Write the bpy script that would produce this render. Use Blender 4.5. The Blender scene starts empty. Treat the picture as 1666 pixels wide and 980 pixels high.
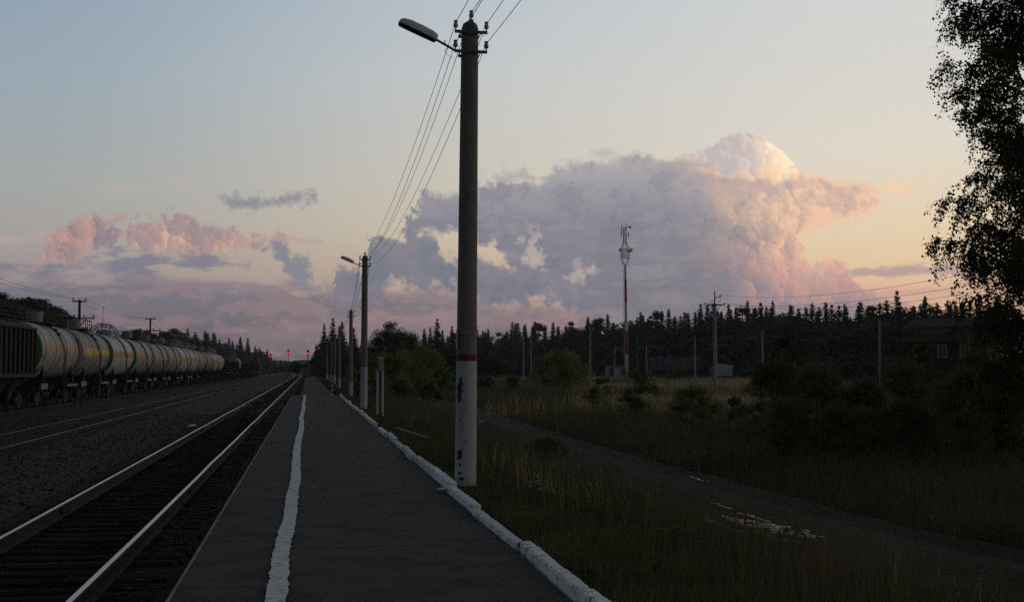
import bpy, bmesh, math, random
import numpy as np
from mathutils import Vector, Matrix, noise as mnoise

S = bpy.context.scene
COL = S.collection
R = math.radians

# ------------------------------------------------------------------ camera
# world: +Y runs along the railway, z = 0 is the platform surface, eye 1.82 m above it
F, CX, CY, VX, VY = 2050.0, 833.0, 490.0, 502.0, 601.0
YAW = math.atan((CX - VX) / F)          # camera looks to the right of the track
PITCH = math.atan((VY - CY) / F)
EYE = Vector((0, 0, 1.82))
cam_d = bpy.data.cameras.new('camera'); cam = bpy.data.objects.new('camera', cam_d); COL.objects.link(cam)
cam.location = EYE
cam.rotation_euler = (R(90) + PITCH, 0, -YAW)
cam_d.sensor_width = 36.0; cam_d.lens = 36.0 * F / 1666.0
cam_d.clip_start = 0.1; cam_d.clip_end = 20000
S.camera = cam
CM = cam.rotation_euler.to_matrix()

def ray(px, py):
    d = CM @ Vector(((px - CX) / F, -(py - CY) / F, -1.0)); return d.normalized()
def gp(px, py, z=0.0):
    d = ray(px, py); t = (z - EYE.z) / d.z; return EYE + d * t
def dp(px, py, dist):
    """point seen at a photo pixel at a given horizontal distance along the view"""
    d = ray(px, py); fw = Vector((math.sin(YAW), math.cos(YAW), 0)); return EYE + d * (dist / d.dot(fw))
def azel(px, py):
    d = ray(px, py); return math.degrees(math.atan2(d.x, d.y)), math.degrees(math.asin(d.z))

S.view_settings.view_transform = 'Standard'; S.view_settings.look = 'None'
S.view_settings.exposure = 0.0; S.view_settings.gamma = 1.0
try: S.view_settings.use_curve_mapping = False
except Exception: pass
S.render.engine = 'CYCLES'
S.cycles.use_denoising = False
S.cycles.max_bounces = 6; S.cycles.diffuse_bounces = 3; S.cycles.glossy_bounces = 3
S.cycles.transparent_max_bounces = 6; S.cycles.volume_bounces = 0
S.cycles.use_adaptive_sampling = True; S.cycles.adaptive_threshold = 0.015

def lin(c):
    c = c / 255.0
    return c / 12.92 if c <= 0.04045 else ((c + 0.055) / 1.055) ** 2.4
def srgb(r, g, b, a=1.0): return (lin(r), lin(g), lin(b), a)
# ------------------------------------------------------------------ sky (at infinity, laid out by azimuth and elevation)
class E:
    """tiny expression helper: a value in a node tree"""
    T = None
    def __init__(s, sock): s.s = sock
    @staticmethod
    def m(op, *a, clamp=False):
        n = E.T.nodes.new('ShaderNodeMath'); n.operation = op; n.use_clamp = clamp
        for i, v in enumerate(a):
            if isinstance(v, E): E.T.links.new(v.s, n.inputs[i])
            else: n.inputs[i].default_value = v
        return E(n.outputs[0])
    def __add__(s, o): return E.m('ADD', s, o)
    __radd__ = __add__
    def __sub__(s, o): return E.m('SUBTRACT', s, o)
    def __rsub__(s, o): return E.m('SUBTRACT', o, s)
    def __mul__(s, o): return E.m('MULTIPLY', s, o)
    __rmul__ = __mul__
    def __truediv__(s, o): return E.m('DIVIDE', s, o)
    def min(s, o): return E.m('MINIMUM', s, o)
    def max(s, o): return E.m('MAXIMUM', s, o)
def vec(x, y, z=0.0):
    n = E.T.nodes.new('ShaderNodeCombineXYZ')
    for i, v in enumerate((x, y, z)):
        if isinstance(v, E): E.T.links.new(v.s, n.inputs[i])
        else: n.inputs[i].default_value = v
    return n.outputs[0]
def fbm(v, scale, detail=5.0, rough=0.55, lac=2.0, dist=0.0):
    n = E.T.nodes.new('ShaderNodeTexNoise'); n.noise_dimensions = '2D'; n.normalize = False
    E.T.links.new(v, n.inputs['Vector'])
    for k, x in (('Scale', scale), ('Detail', detail), ('Roughness', rough), ('Lacunarity', lac), ('Distortion', dist)):
        n.inputs[k].default_value = x
    return E(n.outputs[0])
def puff(v, scale, detail=3.0, rough=0.5):
    """rounded billows, 0 in the creases and 1 on the crowns"""
    n = E.T.nodes.new('ShaderNodeTexVoronoi'); n.feature = 'F1'; n.voronoi_dimensions = '2D'; n.normalize = True
    E.T.links.new(v, n.inputs['Vector'])
    n.inputs['Scale'].default_value = scale; n.inputs['Detail'].default_value = detail
    n.inputs['Roughness'].default_value = rough
    return 1.0 - E(n.outputs[0])
def curve(x, pts, lo, hi, linear=False):
    """piecewise function through (x, y) points; y returned unscaled"""
    ys = [p[1] for p in pts]; y0, y1 = min(ys), max(ys)
    if y1 - y0 < 1e-6: y1 = y0 + 1e-3
    n = E.T.nodes.new('ShaderNodeFloatCurve')
    c = n.mapping.curves[0]
    q = sorted(((p[0] - lo) / (hi - lo), (p[1] - y0) / (y1 - y0)) for p in pts)
    while len(c.points) < len(q): c.points.new(0.5, 0.5)
    for i, (a, b) in enumerate(q):
        c.points[i].location = (a, b); c.points[i].handle_type = 'VECTOR' if linear else 'AUTO'
    n.mapping.extend = 'HORIZONTAL'; n.mapping.update()
    t = (x - lo) / (hi - lo)
    E.T.links.new(E.m('ADD', t, 0.0, clamp=True).s, n.inputs['Value'])
    return E(n.outputs[0]) * (y1 - y0) + y0
def smooth(x, a, b):
    n = E.T.nodes.new('ShaderNodeMapRange'); n.interpolation_type = 'SMOOTHSTEP'
    E.T.links.new(x.s, n.inputs['Value'])
    n.inputs['From Min'].default_value = a; n.inputs['From Max'].default_value = b
    return E(n.outputs[0])
def mixc(f, a, b):
    n = E.T.nodes.new('ShaderNodeMix'); n.data_type = 'RGBA'; n.clamp_factor = True
    if isinstance(f, E): E.T.links.new(f.s, n.inputs[0])
    else: n.inputs[0].default_value = f
    for i, c in ((6, a), (7, b)):
        if isinstance(c, tuple): n.inputs[i].default_value = c
        else: E.T.links.new(c, n.inputs[i])
    return n.outputs[2]
def ramp(x, stops, lo, hi):
    n = E.T.nodes.new('ShaderNodeValToRGB'); n.color_ramp.interpolation = 'EASE' if False else 'LINEAR'
    e = n.color_ramp.elements
    st = sorted(((p - lo) / (hi - lo), c) for p, c in stops)
    e[0].position, e[0].color = st[0]; e[1].position, e[1].color = st[-1]
    for p, c in st[1:-1]:
        k = e.new(p); k.color = c
    t = E.m('ADD', (x - lo) / (hi - lo), 0.0, clamp=True)
    E.T.links.new(t.s, n.inputs[0]); return n.outputs[0]
def scale_c(c, f):
    n = E.T.nodes.new('ShaderNodeVectorMath'); n.operation = 'SCALE'
    E.T.links.new(c, n.inputs[0])
    if isinstance(f, E): E.T.links.new(f.s, n.inputs['Scale'])
    else: n.inputs['Scale'].default_value = f
    return n.outputs[0]

world = bpy.data.worlds.new('World'); S.world = world; world.use_nodes = True
E.T = world.node_tree; E.T.nodes.clear()
tc = E.T.nodes.new('ShaderNodeTexCoord'); sep = E.T.nodes.new('ShaderNodeSeparateXYZ')
E.T.links.new(tc.outputs['Generated'], sep.inputs[0])
dx, dy, dz = (E(sep.outputs[i]) for i in range(3))
AZ = E.m('ARCTAN2', dx, dy) * 57.2958
EL = E.m('ARCSINE', dz) * 57.2958
SUN_AZ, SUN_EL = 62.0, 1.5

def el_at(y, x=833): return azel(x, y)[1]
def C3(r, g, b): return srgb(r, g, b)
LO, HI = -1.0, 18.0
rampL = ramp(EL, [(el_at(600), C3(112, 102, 118)), (el_at(540), C3(128, 112, 122)), (el_at(470), C3(156, 144, 146)), (el_at(400), C3(166, 160, 158)),
                  (el_at(320), C3(163, 167, 166)), (el_at(150), C3(152, 167, 178)), (el_at(0), C3(143, 161, 178))], LO, HI)
rampM = ramp(EL, [(el_at(560), C3(160, 130, 132)), (el_at(510), C3(182, 152, 148)), (el_at(440), C3(200, 176, 156)), (el_at(380), C3(208, 194, 172)),
                  (el_at(300), C3(205, 198, 184)), (el_at(120), C3(197, 200, 200)), (el_at(0), C3(186, 195, 202))], LO, HI)
rampR = ramp(EL, [(el_at(560), C3(200, 160, 142)), (el_at(480), C3(230, 188, 160)), (el_at(430), C3(232, 203, 166)), (el_at(370), C3(232, 211, 180)),
                  (el_at(250), C3(224, 216, 202)), (el_at(120), C3(214, 212, 205)), (el_at(0), C3(209, 211, 210))], LO, HI)
aL, aM, aR = azel(60, 300)[0], azel(820, 300)[0], azel(1450, 300)[0]
base = mixc(smooth(AZ, aM - 4, aR + 1), mixc(smooth(AZ, aL - 3, aM + 3), rampL, rampM), rampR)
# the physical dusk sky tints the clear parts a little
nish = E.T.nodes.new('ShaderNodeTexSky'); nish.sky_type = 'NISHITA'; nish.sun_disc = False
nish.sun_elevation = R(SUN_EL); nish.sun_rotation = R(SUN_AZ)
base = mixc(0.06, base, scale_c(nish.outputs[0], 0.10))

K = 1 / 36.0                                        # about one photo pixel, in degrees
# a few noise fields shared by all the clouds
P0 = vec(AZ + 40.0, EL + 7.0)
N1 = fbm(P0, 0.55, 6, 0.58)                          # big shapes
N2 = fbm(vec(AZ + 11.0, EL - 23.0), 1.9, 6, 0.62)      # ragged edges
N3 = fbm(vec(AZ * 0.3 + 17.0, EL + 3.0), 1.3, 6, 0.6)  # drawn out along the wind
def cells(sc, wx, wy, o):
    """round billows: crown height and which side of each crown faces the glow"""
    x = AZ + wx + o; y = EL * 1.08 + wy
    n = E.T.nodes.new('ShaderNodeTexVoronoi'); n.feature = 'F1'; n.voronoi_dimensions = '2D'; n.normalize = False
    n.inputs['Scale'].default_value = sc; n.inputs['Detail'].default_value = 0
    E.T.links.new(vec(x, y), n.inputs['Vector'])
    sp = E.T.nodes.new('ShaderNodeSeparateXYZ'); E.T.links.new(n.outputs['Position'], sp.inputs[0])
    px_, py_ = E(sp.outputs[0]), E(sp.outputs[1])
    side = ((x - px_) * 0.95 + (y - py_) * 0.25) * sc
    return 1.0 - E(n.outputs['Distance']), side
c1, s1_ = cells(0.95, N2 * 0.16, N1 * 0.22, 3.0)
c2, s2_ = cells(2.1, N2 * 0.12, N2 * -0.09, 7.0)
c3, s3_ = cells(4.6, N2 * 0.07, N2 * 0.05, 1.0)
PF = c1 * 0.50 + c2 * 0.26 + c3 * 0.12
REL = s1_ * 0.24 + s2_ * 0.16 + s3_ * 0.075 + N1 * 0.06
class Cloud:
    def __init__(s, top, bot, amp=10, sc=1.0, soft=8, seed=None, puffy=0.6, lop=None, stretch=1.0):
        xs = [p[0] for p in top + bot]
        T_ = [azel(*p) for p in top]; B_ = [azel(*p) for p in bot]
        lo = min(p[0] for p in T_ + B_) - 0.2; hi = max(p[0] for p in T_ + B_) + 0.2
        if stretch > 1.3: n = N3 * (amp * K * 2.6); ax = AZ + N3 * (amp * K * 3.0)
        elif sc > 1.4: n = N2 * (amp * K * 1.7) + (PF - 0.52) * (amp * K * 2.0 * puffy); ax = AZ + N1 * (amp * K * 1.2)
        else: n = (N1 + N2 * 0.5) * (amp * K * 1.6) + (PF - 0.52) * (amp * K * 2.0 * puffy); ax = AZ + N2 * (amp * K)
        t = curve(ax, T_, lo, hi); b = curve(ax, B_, lo, hi)
        side = (ax - lo).min(hi - ax)
        s.d = (t - EL).min(EL - b).min(side) + n
        s.a = smooth(s.d, -soft * K * 0.5, soft * K)
        s.ax = ax
    def relief(s, dxp=9, dyp=3): return REL

def over(col, cl, cc, op=1.0): return mixc(cl.a * op, col, cc)
sky = base
# --- thin streaks and wisps
def streak(pts_t, pts_b, c, op, amp=4, sc=1.4, soft=14, st=4.0):
    global sky
    cl = Cloud(pts_t, pts_b, amp=amp, sc=sc, soft=soft, stretch=st, puffy=0.2)
    sky = over(sky, cl, c, op)
streak([(120, 314), (250, 292), (385, 274)], [(120, 318), (250, 312), (385, 290)], C3(184, 172, 162), 0.55)
streak([(-60, 382), (80, 384), (140, 390)], [(-60, 400), (80, 398), (140, 394)], C3(186, 165, 155), 0.6)
# --- low bank on the left, purple grey with pink lights
bankL = Cloud([(-300, 430), (0, 440), (100, 446), (180, 440), (300, 452), (420, 462), (520, 466), (620, 470), (760, 480), (900, 500), (1000, 512), (1150, 530)],
              [(-300, 640), (0, 640), (300, 640), (600, 640), (1150, 640)], amp=9, sc=0.8, soft=22, stretch=2.0, puffy=0.5)
rl = bankL.relief(12, 5)
pinkf = smooth(N3 + N2 * 0.3, -0.12, 0.4)
cL = ramp(EL, [(el_at(600), C3(104, 96, 108)), (el_at(520), C3(112, 108, 119)), (el_at(450), C3(114, 116, 130))], 0, 5)
cL = mixc(pinkf * 0.5, cL, C3(156, 130, 132))
sky = over(sky, bankL, cL, 0.85)
# pink glow layers just above the forest in the middle
streak([(380, 548), (700, 500), (960, 512), (1100, 520)], [(380, 600), (700, 556), (960, 540), (1100, 534)], C3(172, 144, 142), 0.38, sc=1.0, soft=26, st=5)
# --- grey bands under the pink clouds
bnd = Cloud([(90, 432), (180, 412), (260, 410), (330, 416), (400, 430)], [(90, 440), (180, 440), (300, 440), (400, 440)], amp=6, sc=1.6, soft=12, stretch=1.8)
sky = over(sky, bnd, C3(122, 122, 138), 0.85)
bnd2 = Cloud([(-100, 428), (0, 427), (100, 430)], [(-100, 436), (0, 436), (100, 436)], amp=3, sc=1.6, soft=8, stretch=3)
sky = over(sky, bnd2, C3(124, 120, 134), 0.8)
# --- pink cumulus, left
def lit(cl, dark, bright, gain=2.6, bias=0.35, dxp=9, dyp=3, hot=None, extra=None):
    f = cl.relief(dxp, dyp) * gain + bias
    if extra is not None: f = f + extra
    f = E.m('ADD', f, 0.0, clamp=True)
    c = mixc(f, dark, bright)
    if hot: c = mixc(smooth(f, 0.7, 1.0), c, hot)
    return c
p1 = Cloud([(62, 425), (72, 398), (90, 372), (125, 356), (150, 350), (175, 352), (200, 350), (208, 352)],
           [(62, 430), (90, 428), (120, 432), (140, 415), (155, 396), (178, 372), (208, 356)], amp=6, sc=1.7, soft=12)
sky = over(sky, p1, lit(p1, C3(140, 126, 134), C3(204, 154, 142), gain=2.0, bias=0.45), 0.88)
p1b = Cloud([(160, 385), (175, 370), (190, 372)], [(160, 402), (175, 403), (190, 388)], amp=5, sc=2, soft=8)
sky = over(sky, p1b, C3(136, 124, 134), 0.8)
p2 = Cloud([(198, 372), (210, 362), (240, 356), (270, 346), (298, 344), (315, 352), (330, 366), (370, 368), (385, 378), (430, 384)],
           [(198, 398), (230, 408), (270, 412), (320, 414), (380, 412), (430, 390)], amp=7, sc=1.6, soft=12)
gl = smooth(N1, -0.1, 0.4)
sky = over(sky, p2, lit(p2, C3(148, 132, 138), C3(206, 158, 146), bias=0.3, extra=gl * 0.25, hot=C3(214, 174, 152)), 0.85)
p3 = Cloud([(366, 324), (385, 316), (410, 320), (440, 323), (465, 316), (485, 310), (504, 318)],
           [(366, 332), (400, 346), (430, 340), (460, 332), (490, 334), (504, 330)], amp=6, sc=2.0, soft=15)
sky = over(sky, p3, C3(138, 138, 148), 0.9)
p4 = Cloud([(440, 392), (452, 380), (464, 386), (475, 416), (490, 416), (505, 430)],
           [(440, 408), (452, 428), (464, 450), (480, 462), (495, 466), (505, 460)], amp=7, sc=2.0, soft=14)
sky = over(sky, p4, C3(126, 128, 144), 0.85)
streak([(400, 396), (450, 386), (520, 388)], [(400, 402), (450, 396), (520, 396)], C3(186, 158, 150), 0.7, st=2.5, soft=9)
# --- blue grey clouds left of the big one
b1 = Cloud([(545, 470), (560, 440), (590, 430), (600, 402), (615, 384), (628, 378), (650, 392), (668, 384), (690, 378), (708, 382), (718, 412), (745, 408), (775, 424), (800, 432), (840, 436), (880, 456), (930, 480), (960, 505)],
           [(545, 480), (580, 492), (620, 480), (640, 462), (700, 470), (760, 486), (800, 500), (870, 500), (930, 506), (960, 510)], amp=10, sc=1.3, soft=15)
cb = mixc(smooth(N1, -0.3, 0.4), C3(106, 117, 133), C3(124, 122, 137))
sky = over(sky, b1, cb, 0.9)
w = Cloud([(770, 292), (800, 286), (835, 276), (860, 282)], [(770, 300), (800, 304), (835, 298), (860, 290)], amp=8, sc=2.2, soft=16)
sky = over(sky, w, C3(170, 166, 168), 0.7)
# --- the great thunderhead
top2 = Cloud([(1120, 262), (1135, 244), (1150, 238), (1168, 228), (1190, 219), (1208, 214), (1224, 219), (1240, 227), (1256, 234), (1275, 250), (1292, 264), (1304, 285)],
             [(1120, 300), (1200, 300), (1304, 300)], amp=3.0, sc=1.3, soft=5, puffy=1.5)
mx = smooth(AZ, azel(1190, 250)[0], azel(1285, 270)[0])
sky = over(sky, top2, lit(top2, C3(192, 182, 182), C3(250, 222, 192), gain=1.5, bias=0.02, dxp=7, dyp=-2, extra=mx * 0.95, hot=C3(254, 232, 200)), 0.97)
main = Cloud([(655, 372), (675, 345), (690, 316), (720, 312), (745, 310), (800, 300), (850, 294), (890, 280), (930, 266), (975, 256), (1020, 252), (1080, 256), (1130, 262),
              (1200, 272), (1260, 278), (1320, 272), (1360, 286), (1400, 296), (1424, 308), (1440, 330)],
             [(655, 380), (690, 382), (740, 388), (790, 400), (820, 424), (850, 452), (880, 480), (905, 498), (935, 506), (965, 560), (1270, 560), (1286, 470), (1292, 420), (1300, 388), (1330, 372), (1375, 356), (1420, 346), (1440, 334)],
             amp=7, sc=1.25, soft=13, puffy=0.8)
# body colour follows how deep into the sunlit right flank the eye looks
mE = smooth(main.ax + (EL - el_at(400)) * 0.35, azel(1090, 400)[0], azel(1370, 400)[0])
bodyD = ramp(EL, [(el_at(540), C3(134, 124, 136)), (el_at(470), C3(122, 123, 134)), (el_at(360), C3(130, 131, 144)), (el_at(290), C3(158, 156, 163)), (el_at(255), C3(172, 164, 166))], 0, 11)
bodyD = mixc(smooth(N3, -0.25, 0.5) * 0.35, bodyD, C3(158, 148, 154))
fl = main.relief(9, -2) * 1.45
fl2 = smooth(N1, -0.35, 0.45)
litf = E.m('ADD', mE * (0.50 + fl + fl2 * 0.5), 0.0, clamp=True)
edge = (1.0 - smooth(main.d, 0.05, 0.55)) * smooth(AZ, azel(1000, 300)[0], azel(1330, 300)[0])
litf = E.m('ADD', litf, edge * 0.65, clamp=True)
bodyD = mixc(smooth(N1 + N2 * 0.4, -0.1, 0.5) * 0.35, bodyD, C3(112, 114, 130))
cM = mixc(litf, bodyD, mixc(smooth(EL, el_at(470), el_at(330)), C3(228, 170, 148), C3(250, 206, 168)))
cM = mixc(smooth(AZ, azel(1180, 400)[0], azel(1380, 400)[0]) * 0.45, cM, C3(222, 184, 164))
# darker streak across the anvil
ds = Cloud([(1180, 300), (1260, 298), (1330, 296), (1400, 308)], [(1180, 318), (1260, 316), (1330, 314), (1400, 318)], amp=9, sc=1.8, soft=16, stretch=1.6)
cM = mixc(ds.a * 0.6, cM, C3(188, 164, 160))
ds2 = Cloud([(1340, 324), (1380, 320), (1410, 326)], [(1340, 338), (1380, 344), (1410, 336)], amp=9, sc=1.8, soft=12)
cM = mixc(ds2.a * 0.55, cM, C3(190, 162, 158))
# gaps of clear sky
for (hx, hy, rx, ry) in ((864, 392, 12, 18), (872, 416, 13, 11), (944, 441, 17, 12)):
    ha, he = azel(hx, hy)
    q = E.m('POWER', (AZ + N2 * 0.45 - ha) / (rx * K), 2.0) + E.m('POWER', (EL + N1 * 0.4 - he) / (ry * K), 2.0)
    cM = mixc((1.0 - smooth(q, -0.8, 3.0)) * 0.75, cM, C3(196, 182, 170))
sky = over(sky, main, cM, 0.97)
veil = Cloud([(860, 290), (930, 270), (1000, 256), (1080, 258), (1130, 262), (1180, 272)], [(860, 296), (930, 288), (1000, 286), (1080, 284), (1130, 276), (1180, 280)], amp=8, sc=1.7, soft=14, stretch=2)
sky = over(sky, veil, C3(172, 164, 166), 0.6)
wisp = Cloud([(1420, 318), (1450, 304), (1480, 298), (1512, 289)], [(1420, 336), (1450, 318), (1480, 308), (1512, 295)], amp=6, sc=2.2, soft=12, stretch=1.4)
sky = over(sky, wisp, C3(246, 204, 170), 0.7)
# lower column, lit billows
colm = Cloud([(1080, 470), (1150, 440), (1190, 400), (1220, 386), (1260, 378), (1296, 384), (1304, 412), (1325, 428), (1345, 420), (1368, 424), (1380, 440), (1392, 462), (1430, 480), (1480, 490)],
             [(1080, 620), (1250, 620), (1480, 620)], amp=9, sc=1.3, soft=9, puffy=1.3)
mC = smooth(AZ, azel(1190, 400)[0], azel(1310, 400)[0]) * smooth(EL, el_at(520), el_at(430))
cC = lit(colm, mixc(mC, C3(136, 130, 142), C3(196, 160, 156)), mixc(smooth(EL, el_at(470), el_at(400)), C3(222, 160, 144), C3(252, 204, 162)), gain=1.9, bias=0.02, extra=mC * 0.45, dxp=8, dyp=-1)
mOp = smooth(AZ, azel(1150, 400)[0], azel(1290, 400)[0]) * (1.0 - smooth(AZ, azel(1380, 400)[0], azel(1500, 400)[0]) * 0.6)
sky = over(sky, colm, cC, mOp * 0.92)
# right low streaks
s1 = Cloud([(1385, 440), (1420, 434), (1460, 430), (1520, 432), (1700, 436), (2400, 430)], [(1385, 446), (1420, 450), (1460, 452), (1520, 448), (1700, 452), (2400, 450)], amp=4, sc=1.5, soft=8, stretch=2)
sky = over(sky, s1, C3(178, 156, 154), 0.85)
streak([(1330, 470), (1500, 462), (1900, 464)], [(1330, 500), (1500, 484), (1900, 488)], C3(196, 156, 144), 0.6, sc=1.0, st=5, soft=18)
# --- dusk: the sky falls off towards the zenith and away from the glow
f_el = ramp(EL, [(0, (1, 1, 1, 1)), (16.5, (1, 1, 1, 1)), (24, (.50, .51, .54, 1)), (38, (.16, .17, .195, 1)), (90, (.055, .062, .075, 1))], 0, 90)
back = smooth(E.m('ABSOLUTE', AZ - 25.0), 62.0, 150.0)
m_ = E.T.nodes.new('ShaderNodeMix'); m_.data_type = 'RGBA'; m_.blend_type = 'MULTIPLY'; m_.inputs[0].default_value = 1.0
E.T.links.new(sky, m_.inputs[6]); E.T.links.new(f_el, m_.inputs[7])
sky = m_.outputs[2]
sky = mixc(back, sky, scale_c(mixc(0.5, sky, (0.16, 0.19, 0.24, 1)), 0.30))
below = smooth(EL, -4.0, -0.5)
sky = mixc(below, (0.01, 0.011, 0.012, 1), sky)
bg = E.T.nodes.new('ShaderNodeBackground'); E.T.links.new(sky, bg.inputs[0]); bg.inputs[1].default_value = 1.085
wo = E.T.nodes.new('ShaderNodeOutputWorld'); E.T.links.new(bg.outputs[0], wo.inputs[0])
world.cycles.sampling_method = 'MANUAL'; world.cycles.sample_map_resolution = 512

# ------------------------------------------------------------------ the sun, already on the horizon at the right
sl = bpy.data.lights.new('sun', 'SUN'); sl.energy = 0.12; sl.angle = R(10.0); sl.color = (1.0, 0.62, 0.38)
so = bpy.data.objects.new('sun', sl); COL.objects.link(so)
sd_ = Vector((math.sin(R(SUN_AZ)) * math.cos(R(SUN_EL)), math.cos(R(SUN_AZ)) * math.cos(R(SUN_EL)), math.sin(R(SUN_EL))))
so.rotation_euler = sd_.to_track_quat('Z', 'Y').to_euler()
so.location = sd_ * 60
# ------------------------------------------------------------------ helpers
rng = random.Random(7)
nrg = np.random.default_rng(11)

def mat(name, c1, c2=None, scale=3.0, rough=0.85, bump=0.0, bscale=None, metal=0.0, spec=0.3, stretch=(1, 1, 1), detail=6, contrast=0.2, c3=None, c3t=0.62, c3scale=None, coords='Object', rough2=None, randobj=0.0):
    m = bpy.data.materials.new(name); m.use_nodes = True
    nt = m.node_tree; N = nt.nodes; L = nt.links
    b = N['Principled BSDF']
    b.inputs['Roughness'].default_value = rough; b.inputs['Metallic'].default_value = metal
    b.inputs['Specular IOR Level'].default_value = spec
    c1 = tuple(c1) + (1,) if len(c1) == 3 else c1
    tcn = N.new('ShaderNodeTexCoord'); mp = N.new('ShaderNodeMapping'); mp.inputs['Scale'].default_value = stretch
    L.new(tcn.outputs[coords], mp.inputs[0])
    out = None
    if c2 is not None:
        c2 = tuple(c2) + (1,) if len(c2) == 3 else c2
        n = N.new('ShaderNodeTexNoise'); n.inputs['Scale'].default_value = scale; n.inputs['Detail'].default_value = detail; n.inputs['Roughness'].default_value = 0.62
        L.new(mp.outputs[0], n.inputs['Vector'])
        mr = N.new('ShaderNodeMapRange'); mr.inputs['From Min'].default_value = 0.5 - contrast; mr.inputs['From Max'].default_value = 0.5 + contrast
        L.new(n.outputs[0], mr.inputs['Value'])
        mx = N.new('ShaderNodeMix'); mx.data_type = 'RGBA'; L.new(mr.outputs[0], mx.inputs[0])
        mx.inputs[6].default_value = c1; mx.inputs[7].default_value = c2
        out = mx.outputs[2]
        if rough2 is not None:
            m3 = N.new('ShaderNodeMapRange'); m3.inputs['To Min'].default_value = rough; m3.inputs['To Max'].default_value = rough2
            L.new(mr.outputs[0], m3.inputs['Value']); L.new(m3.outputs[0], b.inputs['Roughness'])
        if c3 is not None:
            c3 = tuple(c3) + (1,) if len(c3) == 3 else c3
            n3 = N.new('ShaderNodeTexNoise'); n3.inputs['Scale'].default_value = c3scale or scale * 0.4; n3.inputs['Detail'].default_value = 7; n3.inputs['Roughness'].default_value = 0.65
            mp3 = N.new('ShaderNodeMapping'); mp3.inputs['Location'].default_value = (13, 7, 3); mp3.inputs['Scale'].default_value = stretch
            L.new(tcn.outputs[coords], mp3.inputs[0]); L.new(mp3.outputs[0], n3.inputs['Vector'])
            r3 = N.new('ShaderNodeMapRange'); r3.inputs['From Min'].default_value = c3t; r3.inputs['From Max'].default_value = c3t + 0.04
            L.new(n3.outputs[0], r3.inputs['Value'])
            mx3 = N.new('ShaderNodeMix'); mx3.data_type = 'RGBA'; L.new(r3.outputs[0], mx3.inputs[0]); L.new(out, mx3.inputs[6]); mx3.inputs[7].default_value = c3
            out = mx3.outputs[2]
    if randobj > 0:
        oi = N.new('ShaderNodeObjectInfo'); hs = N.new('ShaderNodeHueSaturation')
        mm = N.new('ShaderNodeMapRange'); mm.inputs['To Min'].default_value = 1 - randobj; mm.inputs['To Max'].default_value = 1 + randobj
        L.new(oi.outputs['Random'], mm.inputs['Value']); L.new(mm.outputs[0], hs.inputs['Value'])
        if out is not None: L.new(out, hs.inputs['Color'])
        else: hs.inputs['Color'].default_value = c1
        out = hs.outputs[0]
    if out is not None: L.new(out, b.inputs['Base Color'])
    else: b.inputs['Base Color'].default_value = c1
    if bump > 0:
        nb = N.new('ShaderNodeTexNoise'); nb.inputs['Scale'].default_value = bscale or scale * 4; nb.inputs['Detail'].default_value = 5
        L.new(mp.outputs[0], nb.inputs['Vector'])
        bp = N.new('ShaderNodeBump'); bp.inputs['Strength'].default_value = 1.0; bp.inputs['Distance'].default_value = bump
        L.new(nb.outputs[0], bp.inputs['Height']); L.new(bp.outputs[0], b.inputs['Normal'])
    return m

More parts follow.
